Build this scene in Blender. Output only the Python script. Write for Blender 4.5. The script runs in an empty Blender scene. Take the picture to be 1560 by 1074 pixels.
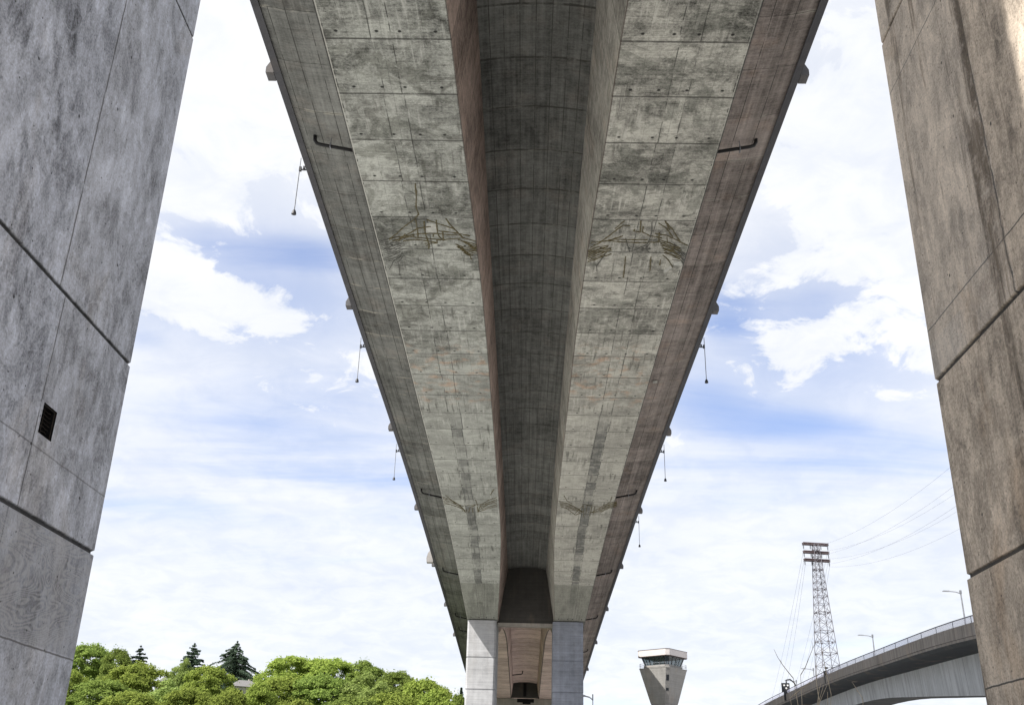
import bpy, math, random
import numpy as np
from mathutils import Vector, Matrix
random.seed(7)
rng = np.random.default_rng(11)
sc = bpy.context.scene
COL = sc.collection
EYE = 1.6                                   # camera height, metres

# ------------------------------------------------------------------ camera
def nrm(v): return v / np.linalg.norm(v)
FPX = 1552.0
YC = nrm(np.array([19.4, 701.0, FPX])); UC = np.array([89.0, -3437.0, FPX])
UC = nrm(UC - YC * UC.dot(YC)); XC = np.cross(YC, UC)
if XC[0] < 0: XC = -XC
R = np.stack([XC, YC, UC])
def ray(px, py): return R @ np.array([px - 780.0, py - 537.0, FPX])
def at_y(px, py, Y):
    d = ray(px, py); q = d * (Y / d[1]); return Vector((q[0], q[1], q[2] + EYE))
cam = bpy.data.cameras.new("camera"); cam.sensor_width = 36; cam.lens = 36 * FPX / 1560
cam.clip_start = 0.1; cam.clip_end = 8000
co = bpy.data.objects.new("camera", cam); COL.objects.link(co)
m = Matrix([[R[i][0], -R[i][1], -R[i][2]] for i in range(3)]).to_4x4()
m.translation = (0, 0, EYE); co.matrix_world = m
sc.camera = co

# ------------------------------------------------------------------ node helpers
class G:
    """tiny wrapper for shader maths"""
    def __init__(s, nt): s.nt = nt
    def n(s, t): return s.nt.nodes.new(t)
    def put(s, sock, v):
        if isinstance(v, bpy.types.NodeSocket): s.nt.links.new(v, sock)
        elif v is not None:
            if sock.type == 'VECTOR' and hasattr(v, '__len__'): v = v[:3]
            sock.default_value = v
    def m(s, op, a, b=None, c=None, clamp=False):
        x = s.n("ShaderNodeMath"); x.operation = op; x.use_clamp = clamp
        s.put(x.inputs[0], a); s.put(x.inputs[1], b)
        if c is not None: s.put(x.inputs[2], c)
        return x.outputs[0]
    def add(s, a, b): return s.m("ADD", a, b)
    def sub(s, a, b): return s.m("SUBTRACT", a, b)
    def mul(s, a, b): return s.m("MULTIPLY", a, b)
    def mx(s, a, b): return s.m("MAXIMUM", a, b)
    def ab(s, a): return s.m("ABSOLUTE", a)
    def fr(s, a): return s.m("FRACT", a)
    def fl(s, a): return s.m("FLOOR", a)
    def sm(s, x, a, b, o0=0.0, o1=1.0):
        r = s.n("ShaderNodeMapRange"); r.interpolation_type = "SMOOTHSTEP"
        s.put(r.inputs[0], x); r.inputs[1].default_value = a; r.inputs[2].default_value = b
        r.inputs[3].default_value = o0; r.inputs[4].default_value = o1
        return r.outputs[0]
    def comb(s, x, y, z):
        c = s.n("ShaderNodeCombineXYZ")
        for i, v in enumerate((x, y, z)): s.put(c.inputs[i], v)
        return c.outputs[0]
    def sep(s, v):
        c = s.n("ShaderNodeSeparateXYZ"); s.put(c.inputs[0], v); return c.outputs
    def vm(s, op, a, b):
        x = s.n("ShaderNodeVectorMath"); x.operation = op; s.put(x.inputs[0], a); s.put(x.inputs[1], b)
        return x.outputs[1] if op in ("DOT_PRODUCT", "DISTANCE") else x.outputs[0]
    def rot(s, v, ang, scale=(1, 1, 1), axis="Z"):
        x = s.n("ShaderNodeMapping"); s.put(x.inputs[0], v)
        r = [0, 0, 0]; r["XYZ".index(axis)] = ang
        x.inputs[2].default_value = r; x.inputs[3].default_value = scale
        return x.outputs[0]
    def noise(s, v, scale=1, det=4, rough=.55, dist=0.0, col=False):
        x = s.n("ShaderNodeTexNoise"); s.put(x.inputs["Vector"], v)
        x.inputs["Scale"].default_value = scale; x.inputs["Detail"].default_value = det
        x.inputs["Roughness"].default_value = rough; x.inputs["Distortion"].default_value = dist
        return x.outputs["Color"] if col else x.outputs[0]
    def vor(s, v, scale=1, feat="F1", rand=1.0, dims="3D"):
        x = s.n("ShaderNodeTexVoronoi"); x.voronoi_dimensions = dims; x.feature = feat; s.put(x.inputs["Vector"], v)
        x.inputs["Scale"].default_value = scale; x.inputs["Randomness"].default_value = rand
        return x.outputs
    def white(s, v):
        x = s.n("ShaderNodeTexWhiteNoise"); x.noise_dimensions = "3D"; s.put(x.inputs[0], v); return x.outputs[0]
    def mix(s, f, a, b, mode="MIX"):
        x = s.n("ShaderNodeMix"); x.data_type = "RGBA"; x.blend_type = mode; x.clamp_factor = True
        s.put(x.inputs[0], f); s.put(x.inputs[6], a); s.put(x.inputs[7], b); return x.outputs[2]
    def scale(s, col, f):
        """colour times a scalar"""
        x = s.n("ShaderNodeVectorMath"); x.operation = "SCALE"; s.put(x.inputs[0], col); s.put(x.inputs[3], f); return x.outputs[0]
    def line(s, x, w):
        """1 on a line of half width w where x == 0"""
        return s.sm(s.ab(x), w * .5, w, 1, 0)
    def per(s, x, period, w):
        d = s.mul(s.ab(s.sub(s.fr(s.add(s.m("DIVIDE", x, period), .5)), .5)), period)
        return s.sm(d, w * .5, w, 1, 0)
    def between(s, x, a, b, e=.02):
        return s.mul(s.sm(x, a - e, a + e), s.sm(x, b - e, b + e, 1, 0))

def C(*c): return (c[0], c[1], c[2], 1.0)

def new_mat(name, rough=.85, spec=.25):
    mt = bpy.data.materials.new(name); mt.use_nodes = True
    g = G(mt.node_tree); b = mt.node_tree.nodes["Principled BSDF"]
    b.inputs["Roughness"].default_value = rough; b.inputs["Specular IOR Level"].default_value = spec
    return mt, g, b

def finish(g, b, col, h=None, strength=.3, dist=.02):
    g.put(b.inputs["Base Color"], col)
    if h is not None:
        bp = g.n("ShaderNodeBump"); bp.inputs["Strength"].default_value = strength; bp.inputs["Distance"].default_value = dist
        g.put(bp.inputs["Height"], h); g.nt.links.new(bp.outputs[0], b.inputs["Normal"])

def plain(name, col, rough=.6, metal=0.0, var=.25, scale=3.0):
    mt, g, b = new_mat(name, rough); b.inputs["Metallic"].default_value = metal
    o = g.n("ShaderNodeTexCoord").outputs["Object"]
    n = g.noise(o, scale, 6, .6)
    finish(g, b, g.scale(C(*col), g.sm(n, .2, .8, 1 - var, 1 + var)))
    return mt

def tone_of(g, terms):
    """1 + sum amp*(value-.5)"""
    t = 1.0
    for v, a in terms:
        t = g.add(t, g.mul(g.sub(v, .5), a))
    return t

# ---- general weathered concrete in object space (metres)
def concrete(name, col, warm=(.30, .22, .15), warm_amt=.25, amp=1.0, streak=.5, lifts=None, lines=0.0, yj=0.0):
    mt, g, b = new_mat(name)
    o = g.n("ShaderNodeTexCoord").outputs["Object"]
    n1 = g.noise(o, .22, 5, .6, .4); n2 = g.noise(o, 1.3, 7, .65); n3 = g.noise(o, 9, 4, .6)
    st = g.noise(g.rot(o, 0, (1.6, 1.6, .07)), 1, 6, .6)
    t = tone_of(g, [(n1, .55 * amp), (n2, .5 * amp), (n3, .22 * amp), (st, streak)])
    if lines:
        bl = g.noise(g.rot(o, 0, (.15, .15, 6.0)), 1, 2, .5)
        t = g.add(t, g.mul(g.sub(bl, .5), lines))
    c = g.scale(C(*col), t)
    w = g.noise(g.rot(o, 0, (.8, .8, .25)), .6, 5, .6)
    c = g.mix(g.mul(g.sm(w, .52, .72), warm_amt), c, g.scale(C(*warm), t))
    if yj:
        yy = g.sep(o)[1]
        c = g.mix(g.mul(g.per(g.add(yy, g.mul(g.noise(o, 2, 3), .1)), yj, .05), .6), c, C(.04, .04, .04))
        fs = g.noise(g.rot(o, 0, (1, 1.6, .05)), 1.6, 6, .7)
        c = g.mix(g.mul(g.sm(fs, .52, .64), .5), c, g.scale(C(*col), .45))
        c = g.mix(g.mul(g.sm(fs, .46, .38), .35), c, g.scale(C(*col), 1.4))
    if lifts:
        x, y, z = g.sep(o)
        for zz in lifts:
            c = g.mix(g.mul(g.line(g.sub(z, zz), .05), .6), c, C(.05, .05, .05))
    finish(g, b, c, g.add(n3, g.mul(n2, .7)), .35, .03)
    return mt

# ---- the two big near columns: local coords x=depth from inner face, y along the face (0 = far edge), z up
def wall_mat(name, col, dark, warm, warm_amt, seams, fines, plywood=None, scour=.3, streak=.5, rough_edge=0.0, grooves=(), crisp=.12, cloud=1.0, dk_amt=.8, fine_amt=.15, drip=0.0):
    mt, g, b = new_mat(name, .8, .3)
    o = g.n("ShaderNodeTexCoord").outputs["Object"]
    x, y, z = g.sep(o)
    wob = g.noise(o, 3.0, 4, .6)
    n0 = g.noise(o, .33, 4, .6, .6)
    n1 = g.noise(g.rot(o, .5, (1, 1, .55), "X"), .9, 7, .66, .9)
    n2 = g.noise(o, 4.2, 8, .7)
    n3 = g.noise(o, 38, 3, .6)
    st = g.noise(g.rot(o, 0, (2.2, 2.2, .16)), 1.4, 8, .68, .3)
    n4 = g.noise(o, 15, 5, .7); n5 = g.noise(g.rot(o, .3, (1, 1, .7), "X"), 2.2, 9, .72, .5)
    t = tone_of(g, [(g.sm(n0, .3, .7), .22 * cloud), (g.sm(n1, .36, .64), .34 * cloud), (g.sm(n2, .3, .7), .22), (g.sm(n3, .32, .68), .34), (g.sm(n4, .34, .66), .22), (g.sm(n5, .46, .54), .22), (g.sm(st, .3, .7), streak)])
    for k, (sc_, ang) in enumerate(((.8, -.45), (1.5, -.3), (2.6, -.5), (4.5, -.2))):   # crisp tone steps where the form oil soaked in
        nn = g.noise(g.rot(g.vm("ADD", o, (k * 3.7, k * 1.9, k * 5.1)), ang, (1, 1, .45), "X"), sc_, 6, .6, 1.0)
        t = g.add(t, g.mul(g.sub(g.sm(nn, .485, .515), .5), crisp))
        t = g.add(t, g.mul(g.mul(g.sm(g.ab(g.sub(nn, .53)), .0, .012, 1, 0), g.sm(n4, .4, .6)), -crisp * .8))
    fine_st = g.noise(g.rot(o, 0, (9, 9, .22)), 1.2, 6, .7, .2)
    t = g.add(t, g.mul(g.sub(g.sm(fine_st, .32, .68), .5), fine_amt))
    c = g.scale(C(*col), t)
    # dark weather stains, in leaf shaped smears along the fall line
    sm1 = g.noise(g.rot(o, -.35, (1.0, 1.0, .42), "X"), 1.7, 6, .6, 1.2)
    c = g.mix(g.mul(g.mul(g.sm(sm1, .53, .575), g.sm(n4, .34, .62)), dk_amt), c, g.scale(C(*dark), t))
    fk = g.noise(g.rot(o, 0, (1, 1, .8)), 10, 7, .75, .4)
    c = g.mix(g.mul(g.mul(g.sm(fk, .56, .66), g.sm(n1, .48, .62)), .75), c, g.scale(C(*dark), .8))
    sm2 = g.noise(g.rot(g.vm("ADD", o, (7, 3, 5)), -.3, (1, 1, .5), "X"), .8, 7, .62, .8)
    c = g.mix(g.mul(g.sm(sm2, .54, .72), warm_amt), c, g.scale(C(*warm), t))
    # paler laitance edges: thin contour around blots
    ct = g.line(g.sub(g.noise(g.rot(o, .2, (1, 1, .6), "X"), 1.25, 4, .55, 1.0), .56), .014)
    c = g.mix(g.mul(ct, scour), c, C(col[0] * 1.5, col[1] * 1.5, col[2] * 1.5))
    # tone steps from one pour to the next
    if fines:
        for (zz, amt) in fines:
            dz = g.add(g.sub(z, zz), g.mul(g.sub(wob, .5), .03))
            c = g.mix(g.mul(g.line(dz, .012), amt), c, C(.03, .03, .03))
            c = g.mix(g.mul(g.line(g.add(dz, -.012), .010), amt * .15), c, C(.5, .5, .5))
    for (yy, z0, z1, amt, wd) in seams:
        dy = g.add(g.sub(y, yy), g.mul(g.sub(g.noise(o, 1.6, 8, .75), .5), .05 + rough_edge))
        msk = g.mul(g.between(z, z0, z1, .01), g.sm(g.noise(o, 5, 3, .6), .25, .5))
        c = g.mix(g.mul(g.mul(g.line(dy, wd), msk), amt), c, C(.03, .03, .033))
        c = g.mix(g.mul(g.mul(g.line(g.add(dy, .02), .02), g.between(z, z0, z1, .01)), amt * .15), c, C(.45, .45, .45))
        # panels either side of the seam differ a little
        c = g.mix(g.mul(g.mul(g.sm(dy, -.01, .01), g.between(z, z0, z1, .01)), .12), c, C(.55, .55, .55))
    hgt = g.add(g.mul(n2, .6), g.mul(n3, .35))
    if plywood:
        p = g.rot(o, .35, (1, .55, 1.3), "X")
        con = g.fr(g.mul(g.noise(p, 1.3, 2.0, .5, .9), 34))
        wv = g.line(g.sub(con, .5), .34)
        k = g.mul(g.between(z, plywood[0], plywood[1], .01), g.sm(g.noise(o, 1.3, 4, .6), .25, .45))
        wv = g.mul(wv, g.sm(g.noise(o, 14, 3, .6), .25, .5))
        c = g.mix(g.mul(g.between(z, plywood[0], plywood[1], .01), .32), c, C(.13, .135, .145))
        c = g.mix(g.mul(g.mul(wv, k), .45), c, C(.47, .48, .50))
        hgt = g.add(hgt, g.mul(g.mul(wv, k), .08))
    if drip:
        dp_ = g.noise(g.rot(g.vm("ADD", o, (3, 6, 0)), .06, (1.5, 1.5, .10), "X"), 1.3, 9, .66, .35)
        c = g.mix(g.mul(g.mul(g.sm(dp_, .52, .62), g.sm(n2, .3, .55)), drip), c, g.scale(C(*dark), t))
        gr = g.noise(o, 26, 3, .7)
        c = g.mix(g.mul(g.sm(gr, .56, .68), .5), c, g.scale(C(*dark), 1.1))
    for zg in grooves:
        c = g.mix(g.mul(g.line(g.add(g.sub(z, zg), g.mul(g.sub(g.noise(o, 7, 5, .7), .5), .02)), .03), .92), c, C(.018, .018, .018))
    # bug holes
    pq = g.comb(y, z, 0.0); hh = None
    jit = g.mul(g.sub(g.noise(o, 60, 2, .6), .5), .25)
    for sc_, r_mm, keep in ((3.2, 6, .45), (2.2, 10, .5), (1.1, 17, .45), (9.0, 4.5, .5)):
        vv = g.vor(g.vm("ADD", pq, (sc_ * 3, sc_, 0)), sc_, dims="2D"); rr = r_mm * .001 * sc_
        h1 = g.mul(g.sm(g.mul(vv[0], g.add(jit, 1.0)), rr * .7, rr * 1.3, 1, 0), g.sm(g.sep(vv[1])[0], 1 - keep, 1.01 - keep))
        if sc_ > 5: h1 = g.mul(h1, g.sm(g.noise(o, 1.6, 2), .48, .56))
        hh = h1 if hh is None else g.mx(hh, h1)
    c = g.mix(g.mul(hh, .85), c, C(.03, .03, .03))
    finish(g, b, c, g.sub(hgt, g.mul(hh, 1.2)), .55, .02)
    return mt

# ---- box girder soffit: uv = (0 outer edge .. 1 inner edge, form joint count)
def soffit_mat(name, col, seed, pale):
    mt, g, b = new_mat(name, .85, .2)
    tc = g.n("ShaderNodeTexCoord"); uv = tc.outputs["UV"]; o0 = tc.outputs["Object"]
    o = g.vm("ADD", o0, (seed * 13.7, seed * 3.1, 0))
    u, v, _ = g.sep(uv)
    u6 = g.mul(u, 6.5); vm = g.mul(v, 4.6)
    q = g.comb(u6, vm, seed * 5.0)
    jag = g.mul(g.sub(g.noise(q, 1.1, 5, .7), .5), .03)
    n1 = g.noise(q, .28, 6, .65, .5); n2 = g.noise(q, 1.5, 8, .7, .3); n3 = g.noise(q, 7, 4, .7)
    board = g.noise(g.comb(g.mul(u6, .35), g.mul(vm, 7.0), 3.0 + seed), 1, 5, .75)
    fv = g.fr(v)
    # panel by panel tone (different pours and form sheets)
    ucell = g.add(g.add(g.sm(u, .384, .386), g.sm(u, .544, .546)), 0.0)
    pan = g.white(g.comb(g.fl(ucell), g.fl(v), 3.3 + seed))
    pan2 = g.white(g.comb(9.0, g.fl(v), 1.3 + seed))
    t = tone_of(g, [(g.sm(n1, .38, .62), .52), (g.sm(n2, .3, .7), .55), (g.sm(n3, .34, .66), .42), (g.sm(board, .32, .68), .42), (pan, .36), (pan2, .28)])
    n6 = g.noise(q, 17, 4, .75)
    t = g.add(t, g.mul(g.sub(g.sm(n6, .34, .66), .5), .34))
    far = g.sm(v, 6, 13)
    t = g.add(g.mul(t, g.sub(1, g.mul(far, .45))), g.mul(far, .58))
    c = g.scale(C(*col), t)
    # scraped pale smears that follow the boards
    sw = g.noise(g.comb(g.mul(u6, .5), g.mul(vm, 2.2), 8.0 + seed), 1.0, 8, .72, .8)
    c = g.mix(g.mul(g.sm(sw, .54, .70), .55), c, g.scale(C(*pale), t))
    # long slanting wash marks
    for k, (ang, amt) in enumerate(((.55, .7), (-.6, .7), (.25, .55))):
        s_ = g.noise(g.rot(q, ang, (3.4, .20, 1)), 1, 5, .62)
        msk = g.sm(g.noise(g.vm("ADD", q, (k * 9.0, 4, 2)), .22, 3), .48, .62)
        c = g.mix(g.mul(g.mul(g.sm(s_, .52, .66), msk), amt), c, C(*(pale if k != 1 else (.055, .055, .048))))
    # dark damp smudges
    dk = g.noise(g.vm("ADD", q, (3, 8, 1)), .75, 7, .68, .6)
    dk2 = g.noise(g.vm("ADD", q, (1, 5, 4)), .33, 10, .72, .9)
    c = g.mix(g.mul(g.mul(g.sm(dk2, .50, .57), g.sub(1, far)), .6), c, g.scale(C(.11, .115, .10), t))
    c = g.mix(g.mul(g.mul(g.sm(dk, .52, .64), g.sub(1, g.mul(far, .6))), .6), c, g.scale(C(.085, .085, .076), t))
    # repaired dark strip down the middle of the outer segments
    prow = g.white(g.comb(2.0, g.fl(g.mul(v, 2.0)), 4.0 + seed))
    ps = g.mul(g.mul(g.between(g.add(u, g.mul(g.sub(prow, .5), .03)), .40, .56, .004), g.sm(v, 11.5, 13.5)), g.mul(g.mul(g.sm(prow, .15, .5, .15, .85), g.sm(g.noise(q, 1.1, 6, .7), .34, .55, .35, 1)), g.sm(v, 27.5, 27.7, 1, 0)))
    c = g.mix(ps, c, g.scale(C(.085, .088, .085), t))
    # end segments against the pier: darker tone
    c = g.mix(g.mul(g.between(v, 27.0, 28.1, .04), .55), c, g.scale(C(.12, .125, .105), t))
    # rusty panels
    ru = g.mul(g.between(v, 8.6, 11.4, .3), g.sm(g.noise(q, .8, 5, .6), .5, .68))
    c = g.mix(g.mul(ru, .45), c, g.scale(C(.33, .19, .11), t))
    # joints and seams
    jt = g.sub(g.sub(fv, 0), jag)
    dj = g.mul(g.ab(g.sub(g.fr(g.add(g.add(v, jag), .5)), .5)), 4.6)
    jl = g.mul(g.sm(dj, .03, .10, 1, 0), g.sm(g.noise(q, 1.7, 4, .7), .22, .5))
    c = g.mix(g.mul(g.sm(dj, .03, .22, 1, 0), g.mul(g.sm(g.noise(q, .9, 4), .45, .65), .4)), c, C(*pale))
    c = g.mix(g.mul(jl, .78), c, C(.022, .022, .02))
    for (us, wd, amt) in ((.385, .006, .75), (.545, .006, .8), (.46, .003, .4), (.2, .003, .35), (.78, .003, .35), (.68, .0025, .3)):
        sh = g.mul(g.sub(g.white(g.comb(us * 50, g.fl(v), seed)), .5), .022)
        brk = g.sm(g.noise(g.comb(us * 40, vm, 1.0), .8, 4, .7), .38, .55)
        c = g.mix(g.mul(g.mul(g.line(g.add(g.sub(u, us), sh), wd), brk), amt), c, C(.03, .03, .028))
    # form tie holes just short of each joint
    for us in (.13, .40, .60, .86):
        du = g.mul(g.sub(u, g.add(us, g.mul(g.sub(g.white(g.comb(us * 31, g.fl(v), seed + 2.0)), .5), .06))), 6.5)
        dv = g.mul(g.sub(fv, .87), 4.6)
        r = g.m("SQRT", g.add(g.mul(du, du), g.mul(dv, dv)))
        c = g.mix(g.mul(g.sm(r, .06, .13, 1, 0), .95), c, C(.012, .012, .012))
    # outer drip edge: pale cord with dark gaps; dark inner arris
    ed = g.between(u, .010, .020, .003)
    c = g.mix(g.mul(ed, .8 if seed == 1 else .25), c, C(.42, .42, .39))
    c = g.mix(g.mul(g.sm(u, .007, .011, 1, 0), .85), c, C(.03, .03, .03))
    c = g.mix(g.mul(g.between(u, .018, .026, .004), g.sm(g.noise(g.comb(1, vm, 2), 1.1, 6, .8), .5, .6)), c, C(.03, .03, .03))
    c = g.mix(g.mul(g.sm(u, .985, .995), .8), c, C(.05, .035, .03))
    finish(g, b, c, g.add(g.add(n3, g.mul(board, .6)), g.mul(jl, -1.5)), .4, .04)
    return mt

# ---- other bridge undersides: uv = (metres across, joint count)
def under_mat(name, col, jointw=.05, amp=1.0, efflo=.5, bands=0.0, slant=0.0, seams=(), warm=(.3, .2, .14), warm_amt=.2, outer=0.0, edge=0.0):
    mt, g, b = new_mat(name, .88, .15)
    uv = g.n("ShaderNodeTexCoord").outputs["UV"]
    u, v, _ = g.sep(uv); vm = g.mul(v, 4.6)
    q = g.comb(u, vm, col[0] * 40)
    n1 = g.noise(q, .25, 6, .62, .5); n2 = g.noise(q, 1.3, 8, .68, .4); n3 = g.noise(q, 7, 4, .7)
    bd = g.noise(g.comb(g.mul(u, .25), g.mul(vm, 6.0), 1.0), 1, 4, .7)
    lb = g.noise(g.comb(g.mul(u, 3.2), g.mul(vm, .08), 1.0), 1, 4, .7)
    pan = g.white(g.comb(2.0, g.fl(v), col[1] * 33))
    t = tone_of(g, [(g.sm(n1, .3, .7), .4 * amp), (g.sm(n2, .3, .7), .45 * amp), (g.sm(n3, .32, .68), .30 * amp), (g.sm(bd, .3, .7), .3 * amp), (pan, .42 * amp), (g.sm(lb, .3, .7), bands)])
    if slant:
        sl = g.noise(g.rot(q, slant, (5.5, .35, 1)), 1, 5, .7)
        t = g.add(t, g.mul(g.sub(g.sm(sl, .3, .7), .5), .45))
    if outer: t = g.mul(t, g.sm(g.add(u, g.mul(g.sub(n2, .5), .5)), 2.1, 2.6, 1, outer))
    c = g.scale(C(*col), t)
    w = g.noise(g.vm("ADD", q, (5, 1, 2)), .45, 5, .6)
    c = g.mix(g.mul(g.sm(w, .5, .72), warm_amt), c, g.scale(C(*warm), t))
    jag = g.mul(g.sub(g.noise(q, .7, 5, .7), .5), .06)
    dj = g.mul(g.ab(g.sub(g.fr(g.add(g.add(v, jag), .5)), .5)), 4.6)
    jl = g.mul(g.sm(dj, jointw * .5, jointw, 1, 0), g.sm(g.noise(q, 1.2, 4, .7), .3, .55))
    ef = g.mul(g.sm(dj, .04, .20, 1, 0), g.sm(g.noise(g.vm("ADD", q, (1, 2, 9)), .5, 5, .7), .48, .62))
    c = g.mix(g.mul(ef, efflo), c, C(.34, .33, .29))
    c = g.mix(g.mul(jl, .8), c, C(.025, .025, .022))
    if edge: c = g.mix(g.mul(g.line(g.sub(u, edge), .14), .85), c, C(.035, .028, .025))
    for us in seams:
        brk = g.sm(g.noise(g.comb(us * 7, vm, 1.0), .5, 4, .7), .36, .5)
        c = g.mix(g.mul(g.mul(g.line(g.sub(u, us), .035), brk), .8), c, C(.03, .03, .028))
    finish(g, b, c, g.add(n3, bd), .35, .04)
    return mt

# ------------------------------------------------------------------ mesh helpers
class MB:
    def __init__(s): s.v = []; s.f = []; s.mi = []; s.uv = []
    def vert(s, p): s.v.append(tuple(p)); return len(s.v) - 1
    def face(s, idx, mi=0, uv=None):
        s.f.append(tuple(idx)); s.mi.append(mi); s.uv.append(uv if uv else [(0, 0)] * len(idx))
    def quad(s, a, b, c, d, mi=0, uv=None):
        s.face([s.vert(p) for p in (a, b, c, d)], mi, uv)
    def box(s, c, size, M=None, mi=0, taper=(1, 1)):
        x, y, z = (k / 2 for k in size); c = Vector(c); ids = []
        for k in (-1, 1):
            tx, ty = taper if k > 0 else (1, 1)
            for (i, j) in ((-1, -1), (1, -1), (1, 1), (-1, 1)):
                p = Vector((i * x * tx, j * y * ty, k * z))
                if M is not None: p = M @ p
                ids.append(s.vert(c + p))
        a = ids
        for q in ((3, 2, 1, 0), (4, 5, 6, 7), (0, 1, 5, 4), (1, 2, 6, 5), (2, 3, 7, 6), (3, 0, 4, 7)):
            s.face([a[k] for k in q], mi)
    def loft(s, rings, mi=0, caps=True, closed=True):
        ids = [[s.vert(p) for p in r] for r in rings]; n = len(ids[0])
        for a, b in zip(ids, ids[1:]):
            for k in range(n if closed else n - 1):
                j = (k + 1) % n; s.face((a[k], a[j], b[j], b[k]), mi)
        if caps and closed:
            s.face(ids[0][::-1], mi); s.face(ids[-1], mi)
    def tube(s, pts, r, n=8, mi=0, caps=True):
        pts = [Vector(p) for p in pts]; rs = r if isinstance(r, (list, tuple)) else [r] * len(pts)
        rings = []; ref = None
        for k, p in enumerate(pts):
            d = (pts[min(k + 1, len(pts) - 1)] - pts[max(k - 1, 0)])
            if d.length < 1e-9: d = Vector((0, 0, 1))
            d.normalize()
            if ref is None:
                ref = Vector((0, 0, 1)) if abs(d.z) < .9 else Vector((1, 0, 0))
            a = d.cross(ref).normalized(); b2 = a.cross(d).normalized(); ref = b2
            rings.append([p + (a * math.cos(2 * math.pi * i / n) + b2 * math.sin(2 * math.pi * i / n)) * rs[k] for i in range(n)])
        s.loft(rings, mi, caps)
    def build(s, name, mats, parent=None, smooth=False):
        me = bpy.data.meshes.new(name); me.from_pydata(s.v, [], s.f)
        for mt in (mats if isinstance(mats, (list, tuple)) else [mats]): me.materials.append(mt)
        me.polygons.foreach_set("material_index", s.mi)
        ul = me.uv_layers.new(name="UVMap")
        ul.data.foreach_set("uv", [c for f in s.uv for p in f for c in p])
        if smooth: me.polygons.foreach_set("use_smooth", [True] * len(s.f))
        me.update()
        return link(name, me, parent)
def link(name, data, parent=None):
    o = bpy.data.objects.new(name, data); COL.objects.link(o)
    if parent is not None:
        o.parent = parent
        if parent.get("world_coords"): o.location = -Vector(parent.location)
        else:
            p = parent.parent
    return o
def tag(o, label=None, cat=None, group=None, kind=None):
    if label: o["label"] = label
    if cat: o["category"] = cat
    if group: o["group"] = group
    if kind: o["kind"] = kind
    return o
def empty(name, loc, label, cat, group=None, rz=0.0, world=False):
    o = bpy.data.objects.new(name, None); COL.objects.link(o)
    o.location = loc; o.rotation_euler = (0, 0, rz); o.empty_display_size = .5
    if world: o["world_coords"] = 1
    return tag(o, label, cat, group)
def copy_tree(o, parent=None):
    c = o.copy(); COL.objects.link(c); c.parent = parent
    for ch in list(o.children): copy_tree(ch, c)
    return c

def curve(pts):
    xs = np.array([p[0] for p in pts], float); ys = np.array([p[1] for p in pts], float)
    d = np.gradient(ys, xs)
    def f(x):
        x = min(max(x, xs[0]), xs[-1]); i = min(int(np.searchsorted(xs, x, "right")) - 1, len(xs) - 2)
        h = xs[i + 1] - xs[i]; t = (x - xs[i]) / h
        return float((2*t**3-3*t**2+1)*ys[i] + (t**3-2*t**2+t)*h*d[i] + (-2*t**3+3*t**2)*ys[i+1] + (t**3-t**2)*h*d[i+1])
    return f

# ------------------------------------------------------------------ materials
M = {}
M["wall_l"] = wall_mat("cool_column_concrete", (.425, .455, .525), (.235, .25, .29), (.40, .365, .325), .30,
    seams=[(-2.0, 6.33, 31, .8, .018), (-1.86, 4.09, 6.29, .8, .014), (-2.02, 2.0, 4.05, .6, .014)],
    fines=[(4.70, .5), (2.94, .8)], plywood=(2.96, 4.05), scour=.25, streak=.13, grooves=(4.07, 6.31, 11.22), crisp=.18, cloud=.7, dk_amt=.4)
M["wall_r"] = wall_mat("warm_column_concrete", (.47, .40, .325), (.13, .105, .08), (.33, .23, .145), .5,
    seams=[(-2.22, 6.25, 31, .95, .02), (-1.0, 6.25, 6.7, .3, .01)],
    fines=[(10.35, .75), (6.88, .8), (2.86, .9)], scour=.2, streak=.36, fine_amt=.12, drip=1.0, rough_edge=.10, grooves=(4.0, 6.25, 11.2), crisp=.09, cloud=.5, dk_amt=.45)
M["soffit_l"] = soffit_mat("left_soffit_concrete", (.255, .265, .245), 1.0, (.46, .47, .44))
M["soffit_r"] = soffit_mat("right_soffit_concrete", (.285, .283, .255), 2.0, (.48, .475, .435))
M["web_warm"] = under_mat("warm_web_concrete", (.27, .212, .185), slant=.5, efflo=.1)
M["web_cool"] = under_mat("cool_web_concrete", (.27, .265, .24), slant=-.5, efflo=.15)
M["slab"] = under_mat("dark_slab_concrete", (.088, .091, .086), jointw=.12, amp=.95, efflo=.2, bands=.5, seams=(3.2, 2.3, 4.1, 1.4, 5.0, .6, 5.8), warm_amt=.05)  # darker base colour for the slab between the boxes
M["over_l"] = under_mat("left_overhang_concrete", (.15, .155, .148), jointw=.03, amp=.9, efflo=.75, bands=.45, seams=(1.4, 2.6, 3.6), warm_amt=.08, outer=.8)
M["over_r"] = under_mat("right_overhang_concrete", (.235, .208, .193), jointw=.03, amp=.9, efflo=.5, bands=.5, seams=(1.6, 2.9), warm_amt=.3, outer=.7)
M["web_out"] = under_mat("outer_web_concrete", (.16, .15, .135), efflo=.3)
M["edge"] = concrete("edge_concrete", (.07, .072, .08), amp=.7, warm_amt=.05)
M["parapet"] = concrete("parapet_concrete", (.30, .29, .28), amp=.7)
M["plinth"] = concrete("plinth_concrete", (.10, .10, .105), amp=.6)
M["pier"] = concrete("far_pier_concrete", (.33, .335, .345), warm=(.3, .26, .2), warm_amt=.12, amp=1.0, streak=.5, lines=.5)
M["pier_shade"] = concrete("shade_tinted_pier_concrete", (.19, .205, .24), warm=(.3, .26, .2), warm_amt=.05, amp=1.25, streak=.7, lines=.55)  # far pier concrete darkened and blued to paint in the deck's shade
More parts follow.
